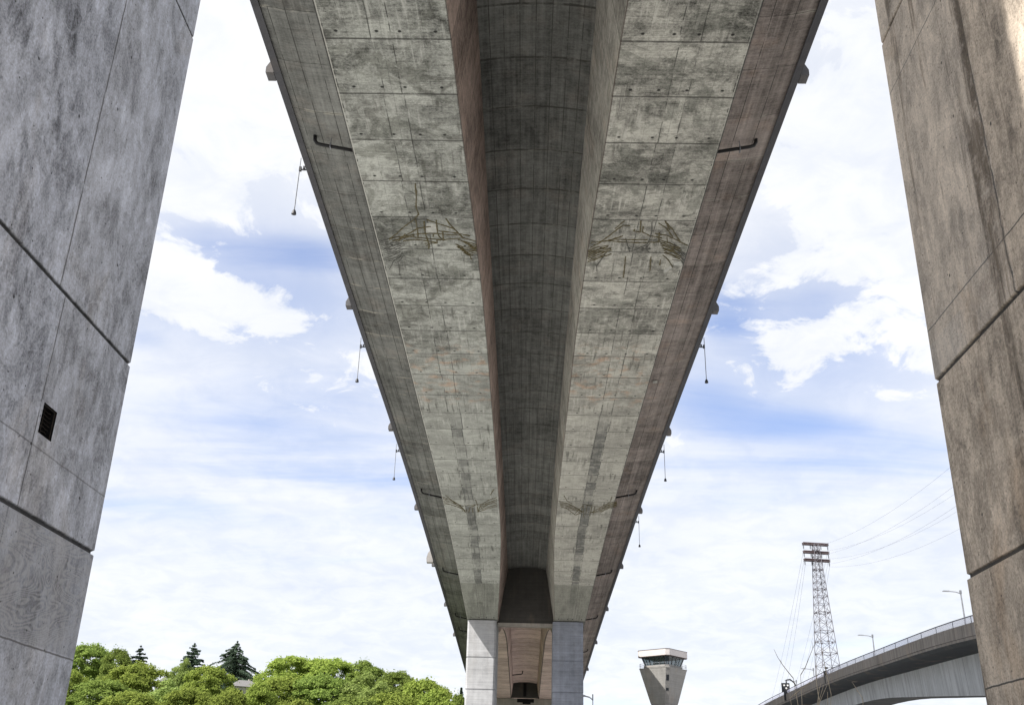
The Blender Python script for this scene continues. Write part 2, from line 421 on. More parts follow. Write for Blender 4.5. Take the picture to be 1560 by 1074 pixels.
M["approach"] = under_mat("bounce_lit_approach_concrete", (.45, .355, .325), amp=.6, jointw=.16, efflo=.2, warm_amt=.06, seams=(.08,), edge=4.93)  # sun bounce off the ground painted in as paler, pinker concrete
M["soot"] = concrete("soot_stained_concrete", (.045, .043, .04), amp=1.0, warm_amt=.1, lines=.5)
M["cap"] = concrete("pier_cap_concrete", (.25, .235, .21), amp=.9, streak=.7)
M["iron"] = plain("black_pipe_iron", (.012, .012, .013), .5)
M["rust_iron"] = plain("rusty_grille_iron", (.03, .025, .021), .7, 0, .5, 12)
M["void"] = plain("dark_duct", (.006, .006, .007), .9)
M["steel"] = plain("galvanised_steel", (.22, .23, .25), .45, .4)
M["darksteel"] = plain("dark_painted_steel", (.035, .037, .042), .5)
M["seal"] = plain("yellowed_crack_sealant", (.07, .056, .02), .5, 0, .6, 6)
M["seal_grey"] = plain("grey_crack_sealant", (.05, .05, .045), .6, 0, .5, 6)
M["patch"] = plain("pale_repair_mortar", (.37, .375, .35), .9, 0, .3, 4)

# ------------------------------------------------------------------ the high bridge
Zs = curve([(-70, 34), (-45, 33.6), (-25, 31.6), (-8, 28.7), (0, 28.6), (12, 28.7), (22, 31.0), (35, 33.2), (46.5, 33.9), (62, 34.85), (96, 35.2), (116, 35.1), (128, 34.8),
            (140, 34.0), (150, 32.4), (160, 30.5), (168, 28.7), (171, 28.5), (181, 28.5), (184, 29.5), (189, 30.35), (196, 30.9), (206, 31.15), (226, 30.9), (248, 30.3), (270, 29.5), (292, 28.5), (320, 27), (420, 20)])
Ze = curve([(-70, 38.4), (0, 39.4), (42, 39.6), (78, 39.35), (116, 39.1), (140, 38.5), (168, 37.4), (213, 35.7), (263, 33.3), (292, 32.0), (320, 30.6), (420, 24)])
def gh(Y):                                  # half gap between the boxes at soffit level
    if Y > 181:
        return 4.62 + (3.66 - 4.62) * min(1, (Y - 181) / 26) ** .5
    d = Ze(Y) - Zs(Y); return 3.58 + (4.62 - 3.58) * min(1, max(0, (d - 4.1) / 4.9))
def wh(Y): return 14.2 - gh(Y)
def ax(Y): return -.03 - .0016 * Y          # the centre line drifts a touch
def on_soffit(px, py, lift=0.0):
    d = ray(px, py); t = 30 / d[2]
    for _ in range(30): t = Zs(t * d[1]) / d[2]
    q = t * d; return Vector((q[0], q[1], q[2] + EYE - lift))
rows = [62, 146, 216, 279, 333, 382, 427, 468, 506, 541, 573, 604, 631, 655, 679.6, 701.7, 722, 743.5, 762, 781, 800, 818, 834.7, 852, 869, 886, 902, 918, 934, 948]
JY = [on_soffit(801, r).y for r in rows]
JY = [JY[0] - 4.45 * k for k in range(22, 0, -1)] + JY
JY += [JY[-1] + 4.6 * k for k in range(1, 58)]
def edgeY(px, py, off=0.0):
    d = ray(px, py); t = 38 / d[2]
    for _ in range(40): t = (Ze(t * d[1]) + off) / d[2]
    return float(t * d[1])
JV = [k - 22 for k in range(len(JY))]       # joint 0 is at row 62
def vj(Y): return float(np.interp(Y, JY, JV))
ST = sorted(set([-70 + 3.0 * k for k in range(164)] + [168.0, 171.0, 181.0, 181.5, 182.3, 183.2, 184.2, 185.5, 187, 46.5]))

bridge = empty("concrete_bridge", (0, 91, 0), "long twin box girder concrete bridge overhead with stained cracked underside", "bridge", world=True)
for sgn in (-1, 1):
    mb = MB(); prev = None
    for Y in ST:
        a = ax(Y); g_, w_ = gh(Y), wh(Y); z0, zt, ze = Zs(Y) + EYE, Ze(Y) + EYE - .02, Ze(Y) + EYE - .62
        P = [(a + sgn * 11.0, Y, ze), (a + sgn * w_, Y, z0), (a + sgn * g_, Y, z0), (a + sgn * 3.2, Y, zt)]
        v = vj(Y); lo = math.hypot(11 - w_, ze - z0); li = math.hypot(g_ - 3.2, zt - z0)
        if prev:
            Q, vq, lo2, li2 = prev
            fl = (lambda *k: k) if sgn < 0 else (lambda *k: k)
            def strip(i, mi, ua, ub, ua2, ub2):
                mb.quad(Q[i], P[i], P[i + 1], Q[i + 1], mi, [(ua2, vq), (ua, v), (ub, v), (ub2, vq)])
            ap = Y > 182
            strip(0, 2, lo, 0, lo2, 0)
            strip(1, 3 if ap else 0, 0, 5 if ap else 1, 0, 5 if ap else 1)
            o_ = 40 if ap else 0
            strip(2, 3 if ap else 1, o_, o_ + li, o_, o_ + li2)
        prev = (P, v, lo, li)
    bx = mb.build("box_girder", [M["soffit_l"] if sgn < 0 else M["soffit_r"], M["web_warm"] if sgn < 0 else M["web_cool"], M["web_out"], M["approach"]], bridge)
    if sgn < 0: box_l = bx
    else: box_r = bx
    tag(bx, "left grey box girder with warm brown inner web" if sgn < 0 else "right pale box girder with grey inner web")
# deck slab with its two overhangs
mb = MB(); prev = None
xs = [-15.25, -13.6, -11.0, -3.2, -2.6, -1.8, -.9, 0, .9, 1.8, 2.6, 3.2, 11.0, 13.6, 15.25]
def und(x):
    k = abs(x)
    if k >= 11: return -.62 * (15.25 - k) / 4.25 - .12 * (1 if k < 14 and k > 12 else 0)
    if k <= 3.2: return -.05 + .32 * (1 - (k / 3.2) ** 2)
    return -.05
for Y in ST:
    a = ax(Y); z = Ze(Y) + EYE; v = vj(Y)
    U = [(a + x, Y, z + und(x)) for x in xs]
    T = [(a - 15.25, Y, z + .95), (a + 15.25, Y, z + .95)]
    if prev:
        U2, T2, v2 = prev
        for k in range(len(xs) - 1):
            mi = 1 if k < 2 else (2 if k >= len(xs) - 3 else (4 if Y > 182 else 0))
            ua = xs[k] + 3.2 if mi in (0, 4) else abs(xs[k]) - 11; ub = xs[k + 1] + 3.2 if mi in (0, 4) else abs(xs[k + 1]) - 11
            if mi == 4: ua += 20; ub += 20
            mb.quad(U2[k], U[k], U[k + 1], U2[k + 1], mi, [(ua, v2), (ua, v), (ub, v), (ub, v2)])
        mb.quad(T2[0], T2[1], T[1], T[0], 3)
        mb.quad(T2[0], T[0], U[0], U2[0], 3); mb.quad(T2[1], U2[-1], U[-1], T[1], 3)
    prev = (U, T, v)
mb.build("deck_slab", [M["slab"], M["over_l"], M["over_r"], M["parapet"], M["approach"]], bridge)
def along(x0, x1, z0, z1, name, mat, y0=-70, y1=419, step=3.0):
    mb = MB(); rings = []
    n = int((y1 - y0) / step)
    for k in range(n + 1):
        Y = y0 + (y1 - y0) * k / n; a = ax(Y); z = Ze(Y) + EYE
        rings.append([(a + x0, Y, z + z0), (a + x1, Y, z + z0), (a + x1, Y, z + z1), (a + x0, Y, z + z1)])
    mb.loft(rings); return mb.build(name, mat, bridge)
for sgn in (-1, 1):
    along(sgn * 15.0, sgn * 15.42, -.16, .3, "edge_lip", M["edge"])
    along(sgn * 15.26, sgn * 15.5, .304, 1.95, "parapet", M["parapet"])
# lamp plinths on the outside of the parapet
for sgn, ps in ((-1, ((420, 107), (540, 461), (601, 649), (640, 771), (664, 858), (682, 919), (694, 965))), (1, ((1222, 111), (1087, 468), (1016, 656), (972, 776), (944, 861), (924, 926), (909, 977), (897, 1018)))):
    for Y in [edgeY(px, py, .4) for px, py in ps]:
        a = ax(Y); z = Ze(Y) + EYE; xo = a + sgn * 15.52
        mb = MB(); rings = []
        for (dz, w) in ((-.10, .42), (.28, .43), (.55, .3), (1.0, .06)):
            rings.append([(xo - sgn * .05, Y - .4, z + dz), (xo + sgn * w, Y - .4, z + dz), (xo + sgn * w, Y + .4, z + dz), (xo - sgn * .05, Y + .4, z + dz)])
        mb.loft(rings); mb.build("lamp_plinth", M["plinth"], bridge)
# expansion joint pilaster on the left edge, by the far pier
Y = 167.3; a = ax(Y); z = Ze(Y) + EYE; mb = MB(); rings = []
for (dz, w) in ((-.2, 1.05), (.5, 1.1), (1.3, .9), (2.1, .3)):
    rings.append([(a - 15.5, Y - .6, z + dz), (a - 15.5 - w, Y - .6, z + dz), (a - 15.5 - w, Y + .6, z + dz), (a - 15.5, Y + .6, z + dz)])
mb.loft(rings); mb.build("joint_pilaster", M["parapet"], bridge)
# drain pipes slung under the overhangs
for sgn, ys in ((-1, ((510, 226), (656, 755), (685, 873), (703, 941), (705, 962))), (1, ((1127, 231), (956, 757), (922, 876), (903, 944), (898, 995)))):
    for Y in [edgeY(px, py, -1.2) for px, py in ys]:
        a = ax(Y); zz = Ze(Y) + EYE
        p = [(a + sgn * 10.6, Y, zz - 1.55), (a + sgn * 13.6, Y, zz - .95), (a + sgn * 13.9, Y, zz - .85), (a + sgn * 14.05, Y, zz - .6), (a + sgn * 14.08, Y, zz - .1)]
        if sgn > 0: p = [(q[0], q[1], q[2] + .1) for q in p]
        mb = MB(); mb.tube(p, .115, 10)
        dp = mb.build("drain_pipe", M["iron"], bridge, True)
        mb = MB(); mb.box((a + sgn * 13.0, Y, zz - 1.04), (.06, .34, .34)); mb.box((a + sgn * 13.0, Y, zz - .7), (.04, .04, .7))
        hg = mb.build("pipe_hanger", M["steel"], None); hg.parent = dp
# one small pipe under the slab of the approach span
Y = 268; zz = Ze(Y) + EYE; mb = MB(); mb.tube([(ax(Y) - 3.3, Y, zz - 1.4), (ax(Y) - .9, Y, zz - 1.1), (ax(Y) - .7, Y, zz - .9), (ax(Y) - .7, Y, zz - .3)], .13, 8); mb.build("drain_pipe", M["iron"], bridge, True)
# pier diaphragm between the boxes
mb = MB(); a = ax(172)
for y0 in (170.5,):
    zt = Ze(172) + EYE; z0 = 28.35 + EYE
    r0 = [(a - 4.75, y0, z0), (a + 4.75, y0, z0), (a + 3.1, y0 + .2, zt - .1), (a + 2, y0 + .2, zt + .2), (a, y0 + .2, zt + .6), (a - 2, y0 + .2, zt + .2), (a - 3.1, y0 + .2, zt - .1)]
    r1 = [(x, 173.0, z) for x, _, z in r0]
    mb.loft([r0, r1])
mb.build("pier_diaphragm", M["soot"], bridge)
mb = MB(); mb.box((a, 171.0, 28.08 + EYE), (9.3, 1.4, .5)); mb.build("lintel_beam", M["cap"], bridge)
mb = MB(); a = ax(290); mb.box((a, 290, 30.4 + EYE), (7.5, 1.5, 3.9)); mb.build("end_diaphragm", M["soot"], bridge)

# crack sealant on the soffits: traced polylines laid on the real surface as raised beads
def zoomer(x0, y0, k): return lambda pts: [(x0 + x / k, y0 + y / k) for x, y in pts]
def beads(polys, r, mat, parent, name="crack_sealant"):
    mb = MB()
    for pl in polys:
        pts = []
        for (p, q) in zip(pl, pl[1:]):
            n = max(1, int(math.hypot(q[0] - p[0], q[1] - p[1]) / 3.0))
            for k in range(n):
                t = k / n; pts.append((p[0] + (q[0] - p[0]) * t + random.uniform(-.35, .35), p[1] + (q[1] - p[1]) * t + random.uniform(-.3, .3)))
        pts.append(pl[-1])
        w = [on_soffit(x, y, .004) for x, y in pts]
        rr = [r * random.uniform(.6, 1.25) for _ in w]
        mb.tube(w, rr, 5)
    o = mb.build(name, mat, None); o.parent = parent
    return o
zA = zoomer(540, 270, 6.714)
A = [[(620, 60), (635, 200), (630, 300), (655, 380)], [(655, 380), (600, 440), (520, 500), (430, 580), (355, 635)], [(625, 430), (640, 520), (650, 610)],
     [(710, 450), (722, 560), (745, 640), (765, 690), (760, 725)], [(740, 435), (840, 470), (1010, 525)], [(935, 425), (970, 475), (1050, 560), (1110, 620), (1240, 655)],
     [(835, 440), (850, 560), (865, 605), (905, 640)], [(780, 505), (660, 520), (560, 575), (420, 650)], [(370, 625), (520, 600), (700, 575), (850, 575), (1000, 590), (1100, 595)],
     [(390, 650), (560, 605), (760, 630), (900, 640), (1080, 625)], [(860, 550), (1000, 565), (1180, 600)], [(500, 650), (640, 635), (760, 655), (850, 670)], [(905, 560), (908, 650)],
     [(520, 575), (500, 610), (440, 660)], [(720, 675), (840, 675)], [(735, 700), (765, 690)], [(805, 590), (806, 610)], [(600, 580), (600, 610)], [(845, 640), (845, 675)]]
for k in range(7):
    A.append([(1030 + 14 * k, 690 + 14 * k + random.uniform(-14, 14)), (1110 + 12 * k, 715 + 15 * k), (1255 - 10 * k * (k > 3), 725 + 18 * k + random.uniform(-10, 10))])
for k in range(4): A.append([(1060 + 30 * k, 640 + 12 * k), (1250, 690 + 22 * k)])
B = []
for k in range(13):
    y0 = 660 + 17 * k
    B.append([(265 + 5 * k, y0), (350 + 6 * k, y0 - 26 + random.uniform(-10, 10)), (440 + random.uniform(0, 60), y0 - 58 + random.uniform(-15, 10)), (520 + random.uniform(-60, 40), y0 - 85)][: 3 + k % 2])
B += [[(360, 940), (400, 860), (480, 810)], [(460, 930), (445, 870), (495, 810)], [(465, 1000), (460, 930)]]
beads([zA(p) for p in A], .05, M["seal"], box_l); beads([zA(p) for p in B], .026, M["seal_grey"], box_l)
mb = MB(); c4 = [on_soffit(*zA([p])[0], .006) for p in ((735, 470), (840, 480), (850, 560), (730, 570))]; mb.quad(*c4)
o = mb.build("repair_patch", M["patch"], None); o.parent = box_l
zB = zoomer(880, 310, 7.8)
A = [[(555, 205), (470, 280), (440, 300)], [(620, 265), (540, 258), (480, 300), (380, 380), (270, 460), (150, 525)], [(750, 205), (742, 340), (670, 330), (680, 305)],
     [(780, 270), (770, 340), (860, 385), (1000, 410)], [(960, 235), (1040, 280), (1130, 395)], [(1040, 205), (1080, 290), (1090, 310)], [(1060, 235), (1130, 310), (1220, 460)],
     [(160, 465), (330, 445), (420, 425), (560, 430), (700, 430), (830, 430)], [(430, 420), (540, 385)], [(330, 440), (560, 460), (760, 465), (960, 460)], [(920, 355), (1060, 380), (1200, 445), (1310, 500)],
     [(970, 345), (960, 460)], [(1060, 400), (1065, 470)], [(570, 630), (545, 880)], [(870, 630), (858, 800)], [(985, 670), (975, 730)], [(1010, 610), (1080, 670), (1130, 760)]]
for k in range(8):
    A.append([(130 - 2 * k, 560 + 20 * k), (240 + 6 * k, 520 + 18 * k + random.uniform(-12, 12)), (330 + random.uniform(0, 80), 500 + 14 * k)])
    A.append([(960 + 10 * k, 430 + 22 * k), (1090 + 8 * k, 470 + 22 * k + random.uniform(-10, 10)), (1180 + random.uniform(0, 60), 530 + 20 * k)])
B = [[(885, 220), (880, 320), (870, 380), (850, 440), (820, 490), (700, 545), (620, 565)], [(570, 410), (600, 520), (615, 570)], [(860, 480), (820, 520), (830, 570), (850, 575)], [(850, 430), (900, 440), (940, 420)]]
for k in range(8): B.append([(1150 - 4 * k, 480 + 26 * k), (1230, 560 + 18 * k), (1290 - 5 * k, 610 + 17 * k)])
B += [[(230, 810), (225, 740), (330, 600)]]
beads([zB(p) for p in A], .05, M["seal"], box_r); beads([zB(p) for p in B], .034, M["seal_grey"], box_r)
mb = MB(); c4 = [on_soffit(*zB([p])[0], .006) for p in ((1130, 700), (1250, 690), (1240, 740), (1150, 740))]; mb.quad(*c4)
c4 = [on_soffit(*zB([p])[0], .006) for p in ((1030, 790), (1110, 740), (1120, 770), (1030, 830))]; mb.quad(*c4)
o = mb.build("repair_patch", M["patch"], None); o.parent = box_r
zC = zoomer(580, 620, 5.967)
A = []
for k in range(6):
    A.append([(560 + 3 * k, 815 + 12 * k), (640, 840 + 10 * k + random.uniform(-6, 6)), (720 + 8 * k, 890 + 8 * k), (740 + random.uniform(0, 50), 940 + 3 * k)])
    A.append([(1055, 820 + 16 * k), (980, 850 + 13 * k + random.uniform(-6, 6)), (900 + 4 * k, 890 + 10 * k), (885, 950)][: 3 + k % 2])
A += [[(1000, 800), (1010, 775), (1030, 745)], [(590, 800), (660, 860), (750, 900)], [(740, 895), (860, 885), (960, 880)], [(800, 960), (810, 910), (860, 890)], [(840, 960), (835, 910)], [(885, 960), (880, 900)], [(780, 955), (780, 930)], [(860, 840), (880, 890)]]
beads([zC(p) for p in A], .05, M["seal"], box_l)
zD = zoomer(840, 600, 4.13)
A = []
for k in range(6):
    A.append([(50 + 2 * k, 675 + 7 * k), (110, 690 + 7 * k), (160 + 8 * k, 715 + 5 * k), (200 - 9 * k, 735 + 5 * k)][: 3 + k % 2])
    A.append([(412, 675 + 6 * k), (350, 692 + 6 * k), (290 + 4 * k, 715 + 6 * k), (250, 745)][: 3 + k % 2])
A += [[(80, 640), (95, 670), (130, 690)], [(380, 645), (372, 675), (330, 700)], [(90, 715), (150, 760)], [(190, 690), (240, 700), (300, 705)], [(200, 705), (205, 775)], [(225, 700), (215, 760)], [(255, 705), (240, 765)], [(275, 705), (262, 762)], [(150, 750), (200, 700)]]
beads([zD(p) for p in A], .05, M["seal"], box_r)
mb = MB(); p = at_y(986.5, 604, 96); d = p - Vector((0, 0, EYE)); p = Vector((0, 0, EYE)) + d * 1.0
a = ax(92); mb.box((a + 12.2, 92, Ze(92) + EYE - .66), (.38, .5, .06)); mb.build("pale_marker_plate", M["patch"], bridge)

# hanging rods below the deck edges
def hang(pp, sgn, L, label):
    Y = edgeY(*pp, .2)
    a = ax(Y); z = Ze(Y) + EYE; x = a + sgn * 15.4
    e = empty("hanging_rod", (x + sgn * .6, Y, z + .2), label, "hanging rod", "thin rods hanging below the deck edges")
    mb = MB(); mb.box((-sgn * .3, 0, -.05), (.62, .09, .09)); mb.box((-sgn * .05, 0, 0), (.16, .16, .34)); mb.box((-sgn * .3, 0, .1), (.12, .2, .2)); mb.build("bracket", M["darksteel"], e)
    mb = MB(); mb.tube([(0, 0, .9), (0, 0, -L)], .035, 6); mb.build("rod", M["steel"], e)
    mb = MB(); mb.tube([(0, 0, -L + .02), (0, 0, -L - .1), (0, 0, -L - .3), (0, 0, -L - .34)], [.08, .13, .17, .1], 10); mb.build("end_weight", M["darksteel"], e)
hang((467, 258), -1, 3.3, "longest looking hanging rod left of the bridge, nearest the camera")
hang((558, 528), -1, 3.3, "hanging rod on the left deck edge, middle one of three, against cloud")
hang((610, 687), -1, 3.3, "small hanging rod on the left deck edge, farthest of the three")
hang((1065, 528), 1, 3.3, "hanging rod on the right deck edge, highest of the three in view")
hang((1007, 688), 1, 3.3, "hanging rod on the right deck edge, between the other two there")
hang((968, 795), 1, 3.3, "small hanging rod on the right deck edge, lowest of the three")

# ------------------------------------------------------------------ piers
def column_mesh(wx, wy, zs, lifts, side, hole=None, ch=.06, gd=.028, gh_=.042):
    """local: inner face x=0, body towards side*x; y from 0 back to -wy; grooves at lifts"""
    mb = MB()
    def ring(z, ins, off=0.0):
        x0, x1, y0, y1 = ins + off, wx - ins, -wy + ins, -ins
        c = ch
        P = [(x0 + c, y0), (x1 - c, y0), (x1, y0 + c), (x1, y1 - c), (x1 - c, y1), (x0 + c, y1), (x0, y1 - c), (x0, y0 + c)]
        return [(side * x, y, z) for x, y in P]
    rings = [ring(zs[0], 0)]; segs = []
    off = 0.0
    for z in lifts:
        rings += [ring(z - gh_ / 2 - .008, 0, off), ring(z - gh_ / 2, gd * .5), ring(z - gh_ / 2 + .004, gd), ring(z + gh_ / 2 - .004, gd), ring(z + gh_ / 2, gd * .5)]
        off = random.uniform(0, .012)
        rings.append(ring(z + gh_ / 2 + .008, 0, off))
    rings.append(ring(zs[1], 0, off))
    mb.loft(rings)
    if hole:
        y0, y1, z0, z1 = hole
        for i, f in enumerate(mb.f):
            if len(f) != 4: continue
            vs = [mb.v[k] for k in f]
            if all(abs(v[0]) < .03 for v in vs) and min(v[2] for v in vs) < z0 and max(v[2] for v in vs) > z1 and max(v[1] for v in vs) - min(v[1] for v in vs) > 1:
                ya, yb = min(v[1] for v in vs), max(v[1] for v in vs); za, zb = min(v[2] for v in vs), max(v[2] for v in vs); x = vs[0][0]
                del mb.f[i]; del mb.mi[i]; del mb.uv[i]
                Ys, Zz = [ya, y0, y1, yb], [za, z0, z1, zb]
                for p in range(3):
                    for q in range(3):
                        if p == 1 and q == 1: continue
                        mb.quad((x, Ys[p], Zz[q]), (x, Ys[p + 1], Zz[q]), (x, Ys[p + 1], Zz[q + 1]), (x, Ys[p], Zz[q + 1]))
                D = side * .6
                mb.quad((x, y0, z0), (x, y1, z0), (D, y1, z0), (D, y0, z0), 1); mb.quad((x, y0, z1), (x, y1, z1), (D, y1, z1), (D, y0, z1), 1)
                mb.quad((x, y0, z0), (x, y0, z1), (D, y0, z1), (D, y0, z0), 1); mb.quad((x, y1, z0), (x, y1, z1), (D, y1, z1), (D, y1, z0), 1)
                mb.quad((D, y0, z0), (D, y1, z0), (D, y1, z1), (D, y0, z1), 1)
                break
    return mb
ROT = -math.radians(.66)
PG = "concrete columns carrying the bridge"
ZT = Zs(5) + EYE
e = empty("bridge_column", (-4.74, 11.03, 0), "huge cool grey concrete column filling the left edge, with small dark vent", "column", PG, ROT)
column_mesh(4.7, 9.85, (0, ZT), [4.07, 6.31, 11.22, 16.2, 21.2], -1, (-1.80, -1.51, 4.84, 5.15)).build("shaft", [M["wall_l"], M["void"]], e)
mb = MB()
for k in range(7):
    z = 4.87 + .25 * k / 6
    mb.tube([(-.06 + .012 * math.sin(j * 2.1 + k), -1.8 + .29 * j / 8, z + .008 * math.sin(j * 2.4 + 1.3 * k)) for j in range(9)], .0036, 5)
mb.tube([(-.06, -1.655, 4.84), (-.06, -1.655, 5.15)], .004, 5)
for (p, q) in (((-1.795, 4.845), (-1.515, 4.845)), ((-1.795, 5.145), (-1.515, 5.145)), ((-1.795, 4.845), (-1.795, 5.145)), ((-1.515, 4.845), (-1.515, 5.145))):
    mb.tube([(-.025, p[0], p[1]), (-.025, q[0], q[1])], .006, 5)
mb.build("vent_grille", M["rust_iron"], e)
e = empty("bridge_column", (4.66, 10.97, 0), "huge warm brown weathered concrete column filling the right edge", "column", PG, ROT)
column_mesh(4.7, 9.75, (0, ZT), [4.0, 6.25, 11.2, 16.2, 21.2], 1, None, .05, .028, .05).build("shaft", [M["wall_r"]], e)
for (px0, px1, lab) in ((713, 757, "pale distant bridge column, sunlit with diagonal shadow across it"), (843, 889.5, "shaded blue grey distant bridge column beside the control tower side")):
    q0, q1 = at_y(px0, 960, 169), at_y(px1, 960, 169)
    wx = q1.x - q0.x; zt = Zs(172) + EYE - .002
    e = empty("bridge_column", (q0.x, 179.5, 0), lab, "column", PG, ROT)
    lf = [at_y(800, r, 169).z for r in ((1002, 1051, 1112) if px0 < 800 else (1005, 1053, 1114))]
    column_mesh(wx, 10.5, (0, zt), sorted(lf), 1, None, .28, .10, .16).build("shaft", [M["pier"] if px0 < 800 else M["pier_shade"]], e)
    for ob in e.children: ob.rotation_euler = (0, 0, 0)
# the next pier of the approach
e = empty("approach_pier", (ax(294), 294, 0), "distant stained pier cap seen between the two far columns", "pier")
mb = MB(); mb.box((0, 0, 26.15 + EYE), (21, 4.2, 4.5)); mb.build("cap_beam", M["cap"], e)
for sx in (-1, 1):
    mb = MB(); mb.box((sx * 7, 0, (23.9 + EYE) / 2), (4, 3.4, 23.9 + EYE - .004)); mb.build("shaft", M["pier"], e)
mb = MB(); mb.box((.2, -2.14, 27.9 + EYE), (4.6, .1, .95)); mb.box((.5, -2.16, 27.3 + EYE), (2.2, .12, .6)); mb.build("stain_patch", M["void"], e)  # added thin black boxes for the dark stain on the cap, not bearings
mb = MB(); mb.box((0, -4.85, 30.4 + EYE), (.8, .2, 3.4)); mb.build("dark_strip", M["void"], e)  # added black strip before the end diaphragm, not a pipe

# ------------------------------------------------------------------ ground
def ramp(x, y):
    t = max(0, min(1, (y - 170) / 190)); s = max(0, min(1, (-x - 10) / 25))
    return 30 * t * s * s * (3 - 2 * s) + (max(0, y - 360) * .02 * s)
mt, g, b = new_mat("yard_gravel", .95, .1)
o = g.n("ShaderNodeTexCoord").outputs["Object"]
n = g.noise(o, .06, 6, .6); n2 = g.noise(o, 2.5, 6, .7)
c = g.mix(g.sm(n, .4, .62), C(.45, .44, .425), C(.36, .352, .335))
finish(g, b, g.scale(c, g.sm(n2, .2, .8, .75, 1.2)), n2, .4, .05); M["yard"] = mt
mt, g, b = new_mat("hill_grass", .95, .1)
o = g.n("ShaderNodeTexCoord").outputs["Object"]
n2 = g.noise(o, .8, 6, .7)
finish(g, b, g.mix(g.sm(n2, .35, .65), C(.05, .09, .02), C(.10, .12, .04)), n2, .5, .3); M["grass"] = mt
mb = MB()
gx = sorted(set([-3000, -1500, -800, -400] + list(range(-250, 61, 10)) + [100, 200, 400, 900, 1800, 3000])); gy = sorted(set([-2500, -800, -200, 0, 60, 110, 140] + list(range(160, 421, 10)) + [600, 1200, 4000]))
ids = {}
for i, x in enumerate(gx):
    for j, y in enumerate(gy): ids[i, j] = mb.vert((x, y, ramp(x, y)))
for i in range(len(gx) - 1):
    for j in range(len(gy) - 1):
        mb.face((ids[i, j], ids[i + 1, j], ids[i + 1, j + 1], ids[i, j + 1]), 1 if ramp(gx[i], gy[j + 1]) > .3 or gy[j] >= 600 else 0)
tag(mb.build("ground", [M["yard"], M["grass"]], None, True), kind="structure")

# ------------------------------------------------------------------ trees
def leaf_mat(name, dark, light, trans=.35):
    mt = bpy.data.materials.new(name); mt.use_nodes = True; nt = mt.node_tree; nt.nodes.clear(); g = G(nt)
    out = g.n("ShaderNodeOutputMaterial"); d = g.n("ShaderNodeBsdfDiffuse"); t = g.n("ShaderNodeBsdfTranslucent"); mx = g.n("ShaderNodeMixShader")
    oi = g.n("ShaderNodeObjectInfo"); o = g.n("ShaderNodeTexCoord").outputs["Object"]
    n = g.noise(o, 9, 3, .6); r = g.white(g.vm("SNAP", o, (.03, .03, .03)))
    f = g.add(g.add(g.mul(g.sub(n, .5), 1.3), g.mul(g.sub(r, .5), .7)), .5)
    c = g.mix(f, C(*dark), C(*light))
    hs = g.n("ShaderNodeHueSaturation"); g.put(hs.inputs["Hue"], g.sm(oi.outputs["Random"], 0, 1, .494, .504)); g.put(hs.inputs["Value"], g.sm(oi.outputs["Random"], 0, 1, .88, 1.22)); g.put(hs.inputs["Color"], c)
    g.put(d.inputs[0], hs.outputs[0]); g.put(t.inputs[0], hs.outputs[0]); mx.inputs[0].default_value = trans
    nt.links.new(d.outputs[0], mx.inputs[1]); nt.links.new(t.outputs[0], mx.inputs[2]); nt.links.new(mx.outputs[0], out.inputs[0])
    return mt
M["leaf_y"] = leaf_mat("bright_leaves", (.10, .155, .03), (.40, .475, .115), .5)
M["leaf_g"] = leaf_mat("mid_green_leaves", (.075, .125, .03), (.32, .40, .105), .48)
M["leaf_o"] = leaf_mat("pale_olive_leaves", (.13, .19, .05), (.37, .44, .15), .48)
M["needle"] = leaf_mat("dark_needles", (.045, .068, .05), (.11, .15, .10), .3)
M["bark"] = plain("grey_bark", (.10, .085, .07), .9, 0, .4, 5)
def leaves_mesh(name, cen, nor, size, mat):
    n = len(cen); nor = nor / np.maximum(np.linalg.norm(nor, axis=1, keepdims=True), 1e-6)
    a = np.cross(nor, rng.normal(size=(n, 3))); a /= np.maximum(np.linalg.norm(a, axis=1, keepdims=True), 1e-6); b = np.cross(nor, a)
    s = (size * rng.uniform(.6, 1.4, (n, 1)))
    V = np.stack([cen - a * s, cen - b * s * .62 , cen + a * s, cen + b * s * .62 + nor * s * .25], 1).reshape(-1, 3)
    F = np.arange(n * 4).reshape(n, 4)
    me = bpy.data.meshes.new(name); me.from_pydata(V.tolist(), [], F.tolist()); me.materials.append(mat); me.update(); return me
